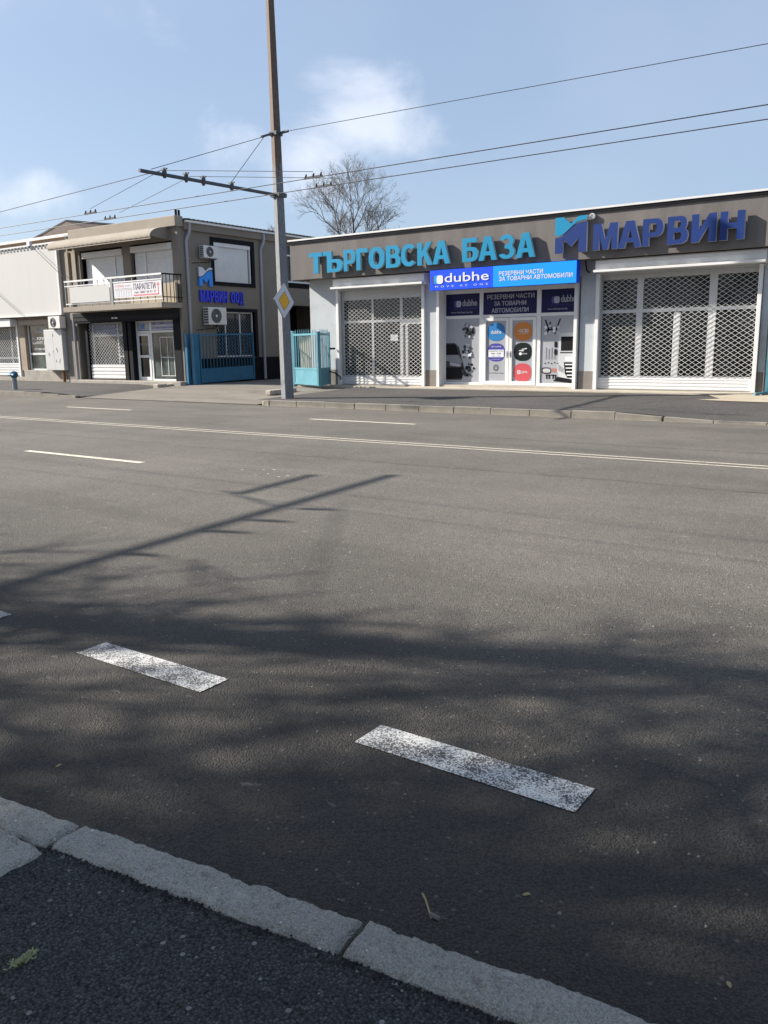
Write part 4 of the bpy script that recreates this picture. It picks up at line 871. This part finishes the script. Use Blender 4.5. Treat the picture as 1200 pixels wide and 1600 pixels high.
# side wall signs
s4 = thing('lettering_sign', (XS, 23.7, 3.2), 'bright blue raised letters МАРВИН ООД on the shaded taupe side wall', 'sign')
BLUE_L = mat('bright_blue_letter', (.03, .05, .62), .4, .05); BLUE_M = mat('bright_blue_emblem', (.02, .26, .80), .4, .04); SW = mat('pale_return', (.45, .48, .62), .5)
y = 22.58
for ch in 'МАРВИН ООД':
    if ch == ' ': y += .16; continue
    wd = .265 if ch in 'М' else .235
    v, f = glyph2d(ch); b = MB(); zb = 3.28 if ch != 'Д' else 3.19
    b.solid(v, f, (XS+.03, y, zb), (0, wd-.03, 0), (0, 0, 3.71-zb), .07, BLUE_L, BLUE_L); b.box(XS, XS+.03, y+.08, y+.12, 3.45, 3.5, GREYM); b.build('letter', s4); y += wd
s5 = thing('emblem_sign', (XS, 22.9, 3.9), 'blue M shaped emblem with a white wave on the shaded side wall', 'sign')
emblem(s5, (XS+.03, 22.56, 3.86), (0, 1, 0), (0, 0, 1), .68, .68, WHITE_P, BLUE_M, SW, BLUE_M, .07)
b = MB(); b.box(XS, XS+.03, 22.7, 22.76, 4.05, 4.1, GREYM); b.box(XS, XS+.03, 23.0, 23.06, 4.05, 4.1, GREYM); b.build('stud', s5)
# air conditioners
def ac(label, O, U, Nn, wd, hd, dp):
    """O lower left corner on the wall, U along wall, Nn outward"""
    O, U, Nn = Vector(O), Vector(U), Vector(Nn); Z = Vector((0, 0, 1)); th = thing('air_conditioner', tuple(O), label, 'air conditioner')
    def bx(b, u0, u1, n0, n1, z0, z1, m):
        v = [O+U*u+Nn*n+Z*z for z in (z0, z1) for n in (n0, n1) for u in (u0, u1)]
        fl = U.cross(Nn).z < 0
        fs = [(0, 2, 3, 1), (4, 5, 7, 6), (0, 1, 5, 4), (2, 6, 7, 3), (0, 4, 6, 2), (1, 3, 7, 5)]
        b.add(v, [f[::-1] for f in fs] if fl else fs, m)
    b = MB(); bx(b, 0, wd, .10, .10+dp, 0, hd, ACW); b.build('casing', th, bevel=.012)
    b = MB(); c = O+U*(wd*.42)+Nn*(.10+dp)+Z*(hd*.5); rr = hd*.42; n = 24
    b.add([c+Nn*.004]+[c+Nn*.004+(U*math.cos(2*math.pi*i/n)+Z*math.sin(2*math.pi*i/n))*rr for i in range(n)], [((0, i+1, (i+1) % n+1) if U.cross(Z).dot(Nn) > 0 else (0, (i+1) % n+1, i+1)) for i in range(n)], ACG)
    b.build('fan_grille', th)
    b = MB(); b.tube([c+Nn*.005, c+Nn*.02], rr*.18, ACW, 12); 
    for i in range(5): r_ = rr*(.35+.14*i); b.tube([c+Nn*.012+(U*math.cos(2*math.pi*k/20)+Z*math.sin(2*math.pi*k/20))*r_ for k in range(21)], .004, GREYM, 4, False)
    b.build('fan_guard', th)
    b = MB()
    for i in range(6): bx(b, -.006, -.001, .13, .07+dp, hd*(.08+.15*i), hd*(.18+.15*i), ACG)
    b.build('side_vent', th)
    b = MB()
    for u in (.12*wd, .88*wd): bx(b, u-.02, u+.02, 0, .10+dp, -.04, -.003, GREYM); bx(b, u-.02, u+.02, 0, .02, -.25, -.04, GREYM)
    b.build('bracket', th)
    b = MB(); b.tube([O+U*(wd*.8)+Nn*.05+Z*.1, O+U*(wd*.75)+Nn*.03-Z*.12, O-U*.3+Nn*.02-Z*.20], .012, CHAR, 5); b.build('hose', th)
    return th
ac('small white air conditioner by the upper side window', (XS, 22.62, 4.86), (0, 1, 0), (1, 0, 0), .72, .44, .26)
ac('large white air conditioner below the bright blue letters', (XS, 22.66, 2.44), (0, 1, 0), (1, 0, 0), .92, .64, .30)

# ------------------------------------------------------------------ white panelled shop on the left
lb = thing('panelled_shop', (-36, 21.9, .25), 'low tan shop under a big white sheet panel at the left edge', 'building')
b = MB(); yL = 21.9
for x0, x1, z0, z1 in ((-31.7, -31.4, .7, 3.05), (-32.75, -31.7, .7, 3.05), (-34.75, -32.75, 2.72, 3.05), (-35.25, -34.75, .7, 3.05), (-60, -35.25, 2.95, 3.05), (-60, -39.5, .3, 3.0)): b.box(x0, x1, yL, yL+.3, z0, z1, TANW)
b.box(-60, -31.42, yL+.3, 31, 3.0, 6.0, TANW); b.box(-60, -39.5, yL+.3, 30, .2, 3, TANW); b.box(-39.5, -31.42, 24.0, 24.2, .2, 3, DARK); b.build('wall', lb)
b = MB(); b.box(-34.85, -31.35, yL-.12, yL+.3, .15, .72, STONEW); b.box(-60, -34.9, yL-.06, yL+.3, .15, .42, STONEW); b.build('plinth', lb, bevel=.01)
b = MB(); x = -46.0
while x < -31.5:
    b.box(x+.0015, min(x+2.4985, -31.45), 21.60, 21.66, 3.05, 5.86, PANEL); x += 2.5
b.box(-46, -31.44, 21.66, 21.9, 3.08, 5.84, PANEL); b.build('sheet_panel', lb)
b = MB(); b.box(-46, -31.40, 21.55, 21.70, 5.86, 5.92, FLASH); b.box(-46, -31.40, 21.52, 21.72, 3.0, 3.05, FLASH); b.box(-31.52, -31.42, 21.56, 21.70, 3.05, 5.86, FLASH); x = -45.9
while x < -31.5: b.box(x, x+.10, 21.53, 21.545, 5.80, 5.86, GREYM); x += .25
b.build('panel_trim', lb)
MB().box(-33.35, -33.15, 21.5, 21.6, 5.86, 6.05, FLASH).build('lamp', lb)
MB().box(-34.9, -32.2, 21.75, 21.9, 2.66, 2.86, TANW).build('shutter_box', lb)
wn = frame_window('shop_window', -34.68, -32.80, .72, 2.72, yL+.12, [], [(1.42, -34.62, -32.86, .09)], lb, SHUTTER, t=.06, panes=[(-34.62, -32.86, .78, 1.38), (-34.62, -32.86, 1.46, 2.66)], gm=GLASS_G)
b = MB()
for t_, a, c, z0, z1 in (('ПРОМЕНИ', -34.1, -33.3, 2.46, 2.56), ('РЕКЛАМА ПРЕСТИЖ', -34.1, -32.95, 2.31, 2.42), ('ИЗ. КОРИТАРОВ', -34.4, -32.95, 2.02, 2.14), ('КОНСУЛТ. ДАНЪЦИ', -34.4, -32.9, 1.82, 1.95), ('ГОТОВИ МАТЕРИАЛИ', -34.3, -32.9, 1.58, 1.67)): b.text(t_, a, c, z0, z1, yL+.14, WHITE_P, .02)
b.build('lettering', wn)
sh = MB(); diamond(sh, -39.3, -35.35, 1.02, 2.7, yL+.06, MESH, .17, .14, .016); so = sh.build('roller_shutter', lb)
b = MB(); slats(b, -39.3, -35.35, .45, 1.02, yL+.07, .12, SHUTTER, .03); b.box(-39.3, -35.35, yL+.072, yL+.09, .45, 1.01, SHUTTER); b.build('slat_panel', so)
MB().box(-35.35, -35.25, yL-.03, yL+.1, .42, 2.9, WHITE_MET).build('guide_rail', so)
MB().box(-39.4, -35.3, yL-.30, yL, 2.62, 2.95, SHUTTER).build('shutter_box', so)
wn = frame_window('shop_window', -39.3, -35.35, .45, 2.9, yL+.16, [(-37.3, .5, 2.85, .1), (-36.1, .5, 2.85, .1)], [(1.25, -39.2, -35.4, .07)], lb, SHUTTER, panes=[(-39.2, -37.35, .5, 2.85), (-37.25, -36.15, .5, 2.85), (-36.05, -35.42, .5, 2.85)], gm=GLASS_G)
# cabinet, AC, pipe
cb = thing('utility_cabinet', (-32.1, 21.6, .6), 'white wall cabinet with chipped paint beside the lettered window', 'cabinet')
CABM = mat('cabinet_white', (.52, .52, .51), .5, .06, 2, dirt=(.44, .43, .41), dscale=2, dth=.6)
b = MB(); b.box(-32.78, -31.50, 21.55, 21.88, .73, 2.42, CABM); b.build('cabinet_body', cb, bevel=.01)
b = MB(); b.box(-32.76, -32.145, 21.53, 21.548, .75, 2.40, CABM); b.build('cabinet_door', cb); b = MB(); b.box(-32.135, -31.52, 21.53, 21.548, .75, 2.40, CABM); b.build('cabinet_door', cb)
b = MB(); rnd = random.Random(9)
for i in range(9): b.add([(x_, 21.526, z_) for x_, z_ in (lambda cx, cz, s_, a: [(cx-s_, cz-.02), (cx, cz-.03), (cx+s_*.6, cz+.05), (cx+s_*.4, cz+.1), (cx-s_*.2, cz+.03)])(rnd.uniform(-32.6, -31.65), rnd.uniform(1.05, 2.25), rnd.uniform(.02, .05), 0)], [(0, 1, 2, 3, 4)], CHAR)
b.build('paint_chips', cb)
ac('white air conditioner under the sheet panel above the cabinet', (-32.12, 21.75, 2.46), (1, 0, 0), (0, -1, 0), .80, .48, .28)
pp_ = MB(); pp_.tube([(-31.75, 21.66, .2), (-31.75, 21.66, .73)], .06, RUST, 10); tag(pp_.build('conduit_pipe', org=(-31.75, 21.66, .2)), 'short rusty pipe rising from the pavement under the white cabinet', 'pipe')
hy = thing('standpipe', (-29.33, 17.9, .15), 'short grey post with a blue cap on the left pavement edge', 'standpipe')
MB().tube([(-29.33, 17.9, .12), (-29.33, 17.9, .62)], .085, GREYM, 10).build('post', hy)
b = MB(); b.tube([(-29.33, 17.9, .60), (-29.33, 17.9, .70), (-29.33, 17.9, .80), (-29.33, 17.9, .84)], [.10, .15, .12, .03], HYD, 12); b.tube([(-29.50, 17.82, .70), (-29.16, 17.82, .70)], .06, HYD, 8); b.build('cap', hy)
dp = MB(); dp.tube([(-30.72, 21.62, 3.0), (-30.72, 21.62, .4), (-30.60, 21.5, .36)], .055, PIPE, 8); dp.build('downpipe', tb)

# house behind with tiled hip roof
hs = thing('tiled_house', (-40, 30, .2), 'older beige house with a brown tiled hip roof behind the left shop', 'building')
b = MB(); b.box(-60, -36.2, 26.0, 40, .2, 7.0, TANW); b.build('wall', hs)
b = MB(); b.box(-60.1, -36.0, 25.85, 26.2, 6.95, 7.08, FLASH); b.build('gutter', hs)
b = MB(); A_, B_, Cc, D_, R1, R2_ = (-43.6, 26.5, 6.95), (-36.2, 26.5, 6.95), (-36.2, 36, 6.95), (-43.6, 36, 6.95), (-41.7, 29.2, 8.55), (-38.0, 33.2, 8.3)
A_, B_ = (-42.3, 27, 7.0), (-35.5, 27, 7.0); Cc, D_ = (-35.5, 37, 7.0), (-42.3, 37, 7.0); R1, R2_ = (-40.6, 28.6, 8.25), (-38.6, 35.3, 8.25)
def slope(a, b_, c, d, nr, ncol):
    a, b_, c, d = map(Vector, (a, b_, c, d)); nn = (b_-a).cross(d-a).normalized()
    for i in range(nr):
        t0, t1 = i/nr, (i+1)/nr
        for j in range(ncol):
            s0, s1 = j/ncol, (j+.94)/ncol
            P = lambda s_, t_: a.lerp(b_, s_).lerp(d.lerp(c, s_), t_)
            b.add([P(s0, t0)+nn*.07, P(s1, t0)+nn*.07, P(s1, t1)+nn*.02, P(s0, t1)+nn*.02, P((s0+s1)/2, t0)+nn*.12, P((s0+s1)/2, t1)+nn*.06], [(0, 4, 5, 3), (4, 1, 2, 5)], TILE)
slope(A_, B_, R2_, R1, 14, 26); slope(B_, Cc, R2_, R2_, 12, 26); slope(D_, A_, R1, R1, 12, 26)
b.add([A_, B_, Cc, D_, R1, R2_], [(0, 1, 5, 4), (1, 2, 5), (2, 3, 4, 5), (3, 0, 4)], TILE)
tl = b.build('tile_roof', hs); tl['kind'] = 'stuff'
b = MB(); b.tube([A_, R1, R2_, B_], .10, TAUPE_L, 6); b.build('ridge', hs)

# ------------------------------------------------------------------ catenary pole
def mast(loc, arm_dir, arm_len, label, ztop=10.95, arm_z=5.56, ar=.042, skew=.02):
    x, y = loc; th = thing('catenary_pole', (x, y, .15), label, 'pole')
    b = MB(); n = 4; vs = []
    rot = R(27); hs_ = [(0, .125*1.414), (1.2, .121*1.414), (ztop, .064*1.414)]
    nr = 24
    pts = []
    for i in range(nr+1):
        z = ztop*i/nr; r_ = (.126-.0048*z)*1.414
        cx = x-.012*z; 
        for k in range(8):
            a0 = rot+math.pi/2*(k//2)+(R(-6) if k % 2 == 0 else R(6)); pts.append((cx+r_*math.cos(a0), y+r_*math.sin(a0), .10+z))
    fs = [(i*8+k, i*8+(k+1) % 8, (i+1)*8+(k+1) % 8, (i+1)*8+k) for i in range(nr) for k in range(8)]
    b.add(pts, fs+[tuple(range(nr*8, nr*8+8))], POLE); b.build('shaft', th)
    px = x-.012*arm_z; tip = (px-skew, y+arm_dir*arm_len, arm_z-.03)
    b = MB(); b.tube([(px, y+arm_dir*.08, arm_z+.02), tip], ar, STEELD, 10); b.build('bracket_arm', th)
    b = MB(); b.box(px-.16, px+.16, y-.16, y+.16, arm_z-.03, arm_z+.07, STEELD); b.tube([(px, y-.28, arm_z+.02), (px, y+.28, arm_z+.02)], .035, STEELD, 8); b.build('arm_clamp', th)
    b = MB(); px2 = x-.012*7.1; b.box(px2-.13, px2+.13, y-.13, y+.13, 7.08, 7.18, STEELD); b.tube([(px2+.1, y, 7.13), (px2+.42, y+.03, 7.15)], .035, STEELD, 8); b.tube([(px2, y+arm_dir*.1, 7.13), (px2-.06, y+arm_dir*.5, 6.98)], .03, STEELD, 8); b.build('stay_clamp', th)
    for d in (3.92, 3.26, 2.71, 1.75):
        if d > arm_len: continue
        q = Vector((px, y+arm_dir*d, arm_z)); b = MB(); b.tube([q-Vector((0, 0, .10)), q-Vector((0, 0, .03)), q+Vector((0, 0, .07)), q+Vector((0, 0, .13))], [.03, .06, .055, .02], STEELD, 8); b.bar(q+Vector((-.1, 0, .1)), q+Vector((.1, 0, .1)), .03, .03, STEELD); b.build('insulator', th)
    b = MB(); top = Vector((px2-.05, y+arm_dir*.4, 7.0))
    b.tube([top, (px, y+arm_dir*4.3, arm_z+.04)], .008, WIRE, 5); b.tube([top, (px, y+arm_dir*1.75, arm_z+.12)], .008, WIRE, 5); b.build('stay_wire', th)
    return th
mast((-15.90, 17.9), -1, 4.62, 'tall tapering grey pole with rusty top and trolley wire arm on the far kerb')
b = MB(); rnd = random.Random(2)
mast((-14.12, -1.0), 1, 6.2, 'second trolley wire pole with arm, on the near footway', arm_z=5.6, ar=.05, skew=.52)
m2 = MB(); m2.tube([(-15.45, 3.2, 5.6), (-15.63, 4.7, 5.6)], .045, STEELD, 8); m2.tube([(-15.75, 3.25, 5.6), (-14.5, 2.8, 5.6)], .022, STEELD, 6)
tag(m2.build('section_insulator', org=(-15.5, 3, 5.6)), 'dark steel spreader hung beside the near trolley arm', 'wire fitting')
# overhead wires
def sag(a, b_, n=24, s=.0): a, b_ = Vector(a), Vector(b_); return [a.lerp(b_, i/n)-Vector((0, 0, s*4*(i/n)*(1-i/n))) for i in range(n+1)]
for y, z, lab in ((14.2, 5.0, 'thin black trolley wire over the far lanes, the upper of the pair'), (15.1, 5.0, 'thin black trolley wire over the far lanes, the lower of the pair')):
    b = MB(); b.tube([(-150, y, z), (60, y, z)], .009, WIRE, 6, False); wr = b.build('trolley_wire', org=(0, y, z)); tag(wr, lab, 'wire', 'trolley wires over the far lanes')
    for x in ((-19.1, -11.7) if y < 15 else (-19.5, -12.16)):
        b = MB(); b.box(x-.24, x+.24, y-.015, y+.015, z-.01, z+.035, WIRE)
        for q in (-.2, 0, .2): b.tube([(x+q, y, z+.02), (x+q+.02, y, z+.09)], [.028, .014], WIRE, 6)
        b.build('wire_clamp', wr)
    for x, s_ in ((-19.1, -1), (-11.7, 1)):
        b = MB(); b.tube([(x, y, z+.12), (-15.98, y-.3, 5.62)], .006, WIRE, 4, False); b.build('hanger', wr)
for i, y in enumerate((3.2, 3.9)):
    b = MB(); b.tube([(-150, y, 5.35), (60, y, 5.35)], .008, WIRE, 5, False); tag(b.build('trolley_wire', org=(0, y, 5.35)), ('trolley wire over the near lanes, the one closer to the near kerb', 'trolley wire over the near lanes, the one closer to mid road')[i], 'wire', 'trolley wires above the near lanes')
b = MB(); b.tube([(-15.52, 17.93, 7.15), (-3.86, 18.0, 6.97), (12, 18.1, 7.0)], .008, WIRE, 5, False); tag(b.build('guy_wire', org=(-15.6, 17.9, 7.15)), 'single span wire rising right from the pole top clamp', 'wire')
b = MB(); b.tube([(-16.0, 13.9, 5.62), (-22.8, 14.0, 5.38), (-60, 14.6, 4.95)], .009, WIRE, 5, False); tag(b.build('guy_wire', org=(-16, 13.9, 5.62)), 'span wire falling left from the tip of the trolley arm', 'wire')
b = MB(); b.tube([(-33.0, 21.45, 5.88), (-30.9, 21.4, 4.5)], .012, WIRE, 5); b.tube([(-39.0, 21.45, 5.88), (-34.1, 21.45, 3.06)], .012, WIRE, 5); b.build('stay_cable', lb)

# priority road sign
ps = thing('road_sign', (-15.75, 17.95, 2.8), 'yellow and white diamond priority road sign clamped to the pole', 'road sign')
sx, sy, szz = -15.66, 17.62, 2.80
tl_ = R(-4); Uu = Vector((0, math.cos(tl_), math.sin(tl_))); Vv = Vector((0, -math.sin(tl_), math.cos(tl_)))
Uu = Vector((-.12, math.cos(tl_), math.sin(tl_))).normalized()
def dia(r_, n=5):
    o = []
    for k in range(4):
        a = math.pi/2*k; c = (math.cos(a)*r_, math.sin(a)*r_); cr = r_*.10
        for s_ in (-1, 0, 1):
            a2 = a+s_*R(42); o.append((c[0]-cr*math.cos(a)*1.0+cr*.7*math.cos(a2), c[1]-cr*math.sin(a)*1.0+cr*.7*math.sin(a2)))
    return o
b = MB(); b.poly(dia(.49), (sx, sy, szz), Uu, Vv, .012, SIGNW, GREYM); b.add([Vector((sx-.002, sy, szz))+Uu*a+Vv*c for a, c in dia(.49)][::-1], [tuple(range(12))], GREYM); b.build('plate', ps)
b = MB(); O = Vector((sx+.014, sy, szz))
for r0, r1 in ((.470, .485), (.25, .267)):
    d0, d1 = dia(r0), dia(r1); n = 12; b.add([O+Uu*a+Vv*c for a, c in d0]+[O+Uu*a+Vv*c for a, c in d1], [(i, i+n, (i+1) % n+n, (i+1) % n) for i in range(n)], SIGNB)
b.build('black_outline', ps)
b = MB(); b.add([O+Uu*a+Vv*c for a, c in dia(.25)], [tuple(range(12))], SIGNY); b.build('yellow_diamond', ps)
b = MB(); b.box(sx-.14, sx-.002, sy-.05, sy+.12, szz+.15, szz+.19, GREYM); b.box(sx-.14, sx-.002, sy-.05, sy+.12, szz-.19, szz-.15, GREYM); b.build('bracket', ps)

# ------------------------------------------------------------------ bare trees
def tree(loc, H_, rad, label, seed, trunk_r=.14, depth=6, fork=.42, twig_r=.006, leaves=0, spread=1.0, dens=1.0, lv=(2, 3), category='tree', first=None):
    rnd = random.Random(seed); th = thing('bare_tree', loc, label, category); O = Vector(loc)
    tr = MB(); cr = MB()
    def grow(p, d, L_, r_, lev):
        segs = 3 if lev < 3 else 2
        pts = [p]; rs = [r_]; q = p.copy(); dd = d.copy()
        for i in range(segs):
            dd = (dd+Vector((rnd.gauss(0, .10), rnd.gauss(0, .10), rnd.gauss(0, .05)+.05))).normalized()
            q = q+dd*L_/segs; pts.append(q.copy()); rs.append(r_*(1-.32*(i+1)/segs))
        tgt = tr if lev == 0 else cr
        tgt.tube(pts, rs, BARK if lev < 2 else TWIG, 8 if lev < 2 else (5 if lev < 3 else 3), False)
        if lev >= depth:
            if leaves and rnd.random() < leaves:
                s_ = rnd.uniform(.03, .06); a = Vector((rnd.uniform(-1, 1), rnd.uniform(-1, 1), -1)).normalized()*s_; c = Vector((rnd.uniform(-1, 1), rnd.uniform(-1, 1), 0)).normalized()*s_*.5
                cr.add([q, q+a*.5+c, q+a, q+a*.5-c], [(0, 1, 2, 3)], DRY)
            return
        nb = rnd.choice(lv)+(1 if lev == 0 else 0)
        for k in range(nb+ (1 if lev > 1 and rnd.random() < dens-.5 else 0)):
            t = .45+.55*(k+1)/nb if lev > 0 else .75+.25*(k+1)/nb; t = min(t, 1)
            i = min(int(t*segs), segs-1); f_ = t*segs-i; s0 = pts[i].lerp(pts[i+1], f_)
            ang = rnd.uniform(.30, .72)*spread; az = rnd.uniform(0, 6.28) if lev > 0 else 2*math.pi*k/nb+rnd.uniform(-.4, .4)
            u = dd.orthogonal().normalized(); v_ = dd.cross(u)
            nd = (dd*math.cos(ang)+(u*math.cos(az)+v_*math.sin(az))*math.sin(ang)).normalized()
            grow(s0, nd, (first if (first and lev == 0) else L_)*rnd.uniform(.62, .86), max(twig_r, r_*rnd.uniform(.50, .68)), lev+1)
        if lev > 0 and lev < 3: grow(pts[-1], dd, L_*.75, max(twig_r, rs[-1]*.85), lev+1)
    grow(O.copy(), Vector((0, 0, 1)), H_*fork, trunk_r, 0)
    tr.build('trunk', th, smooth=True); cr.build('crown', th)
    return th
tree((-25.35, 34.0, .2), 6.0, 3, 'bare leafless tree rising behind the long shop roof', 44, .10, 7, 1.0, .0036, .10, 1.05, 1.0, first=1.62)
tree((-31.6, 38.0, .2), 5.7, 3, 'low bare tree just showing between pole and shop roof', 5, .12, 6, 1.0, .006, .15, .95, first=.95)
# street trees standing behind and to the left of the viewer
for i, (x, y, h, s_) in enumerate(((-9.5, -2.7, 8.8, 31), (-13.5, -3.6, 9.2, 32), (-6.6, -3.9, 9.0, 33), (-17.5, -3.9, 8.8, 34), (-11.5, -6.0, 10.0, 35), (-4.2, -4.6, 8.5, 36))):
    tree((x, y-.30, .06), h, 3, ('slim', 'forked', 'spreading', 'upright', 'tall', 'short', 'crooked', 'low')[i]+' bare street tree on the near footway casting branch shadows', s_, .16, 6, .34, .019, 0, 1.15, 1.4)

# ------------------------------------------------------------------ litter on the road
def leaf_at(x, y, z, s_, a, m, lab, nm='dry_leaf'):
    b = MB(); c, sn = math.cos(a), math.sin(a); pts = [(0, 0, 0), (.35, .28, .12), (.75, .30, .22), (1.15, .02, .10), (.75, -.26, .26), (.35, -.26, .10), (.6, 0, .03)]
    v = [(x+s_*(p*c-q*sn), y+s_*(p*sn+q*c), z+s_*w_+.003) for p, q, w_ in pts]
    b.add(v, [(0, 6, 1), (1, 6, 2), (2, 6, 3), (3, 6, 4), (4, 6, 5), (5, 6, 0)], m); o = b.build(nm, org=(x, y, z)); return tag(o, lab, 'leaf')
leaf_at(-.955, 2.03, 0, .024, .5, DRY, 'curled dry leaf on the road just beyond the near kerb')
leaf_at(-.36, 1.99, 0, .020, 2.2, DRY, 'small tan dry leaf on the asphalt at lower right')
leaf_at(-2.80, 1.72, 0, .026, 1.4, DRY, 'narrow dry leaf on the road above the left kerb')
b = MB(); b.tube([(-1.20, 1.87, .004), (-1.17, 1.84, .012), (-1.12, 1.79, .006)], [.004, .003, .002], DRY, 4); b.tube([(-1.13, 1.80, .008), (-1.10, 1.80, .006)], .007, TWIG, 5); tag(b.build('twig', org=(-1.17, 1.84, 0)), 'tiny broken twig lying on the road near the kerb joint', 'twig')
wd = MB(); rnd = random.Random(4)
for i in range(110):
    a = rnd.uniform(0, 6.28); l_ = rnd.uniform(.006, .018); x0, y0 = -1.86+rnd.gauss(0, .007), 1.00+rnd.gauss(0, .018); p0 = Vector((x0, y0, .066)); p1 = p0+Vector((math.cos(a)*l_*.5, math.sin(a)*l_*.9, l_*.5)); s_ = Vector((-math.sin(a), math.cos(a), 0))*.0022
    wd.add([p0-s_, p0+s_, p1+s_*.8, p1-s_*.8], [(0, 1, 2, 3)], WEED)
tag(wd.build('dry_weed', org=(-1.86, 1.0, .066)), 'small yellow-green dry weed tuft on the near footway', 'weed')
pb = MB(); rnd = random.Random(6)
for i in range(420):
    x, y = rnd.uniform(-5, .8), rnd.uniform(1.7, 5.5)
    if y < kline(x)+.05: continue
    s_ = rnd.uniform(.0015, .0048)*(1+.12*y)
    a0 = rnd.uniform(0, 6.28); q = [rnd.uniform(.6, 1.3) for _ in range(6)]
    pb.add([(x+s_*q[k]*math.cos(a0+k*1.047), y+s_*q[k]*math.sin(a0+k*1.047), .0005) for k in range(6)]+[(x+s_*.55*q[k]*math.cos(a0+k*1.047), y+s_*.55*q[k]*math.sin(a0+k*1.047), .0005+s_*.7) for k in range(6)], [(k, (k+1) % 6, 6+(k+1) % 6, 6+k) for k in range(6)]+[(6, 7, 8, 9, 10, 11)], STONE)
tag(pb.build('grit'), 'scattered pale grit on the road surface', 'grit', kind='stuff')
gr = MB(); rnd = random.Random(8)
for i in range(2600):
    x = rnd.uniform(-3.2, .2); y = kline(x)-.15+rnd.gauss(0, .012) if rnd.random() < .35 else rnd.uniform(.4, kline(x)-.15)
    if x < -2.25 and y > .3: continue
    s_ = rnd.uniform(.003, .0075); z = .064; a = rnd.uniform(0, 6.28)
    gr.add([(x+s_*math.cos(a), y+s_*math.sin(a), z), (x+s_*math.cos(a+2.1), y+s_*math.sin(a+2.1), z), (x+s_*math.cos(a+4.2), y+s_*math.sin(a+4.2), z), (x, y, z+s_*.8)], [(0, 1, 3), (1, 2, 3), (2, 0, 3)], A_FOOT if rnd.random() < .94 else STONE)
tag(gr.build('loose_gravel'), 'loose dark asphalt gravel on the near footway', 'gravel', kind='stuff')

for o in bpy.data.objects:
    if '_o' in o: del o['_o']
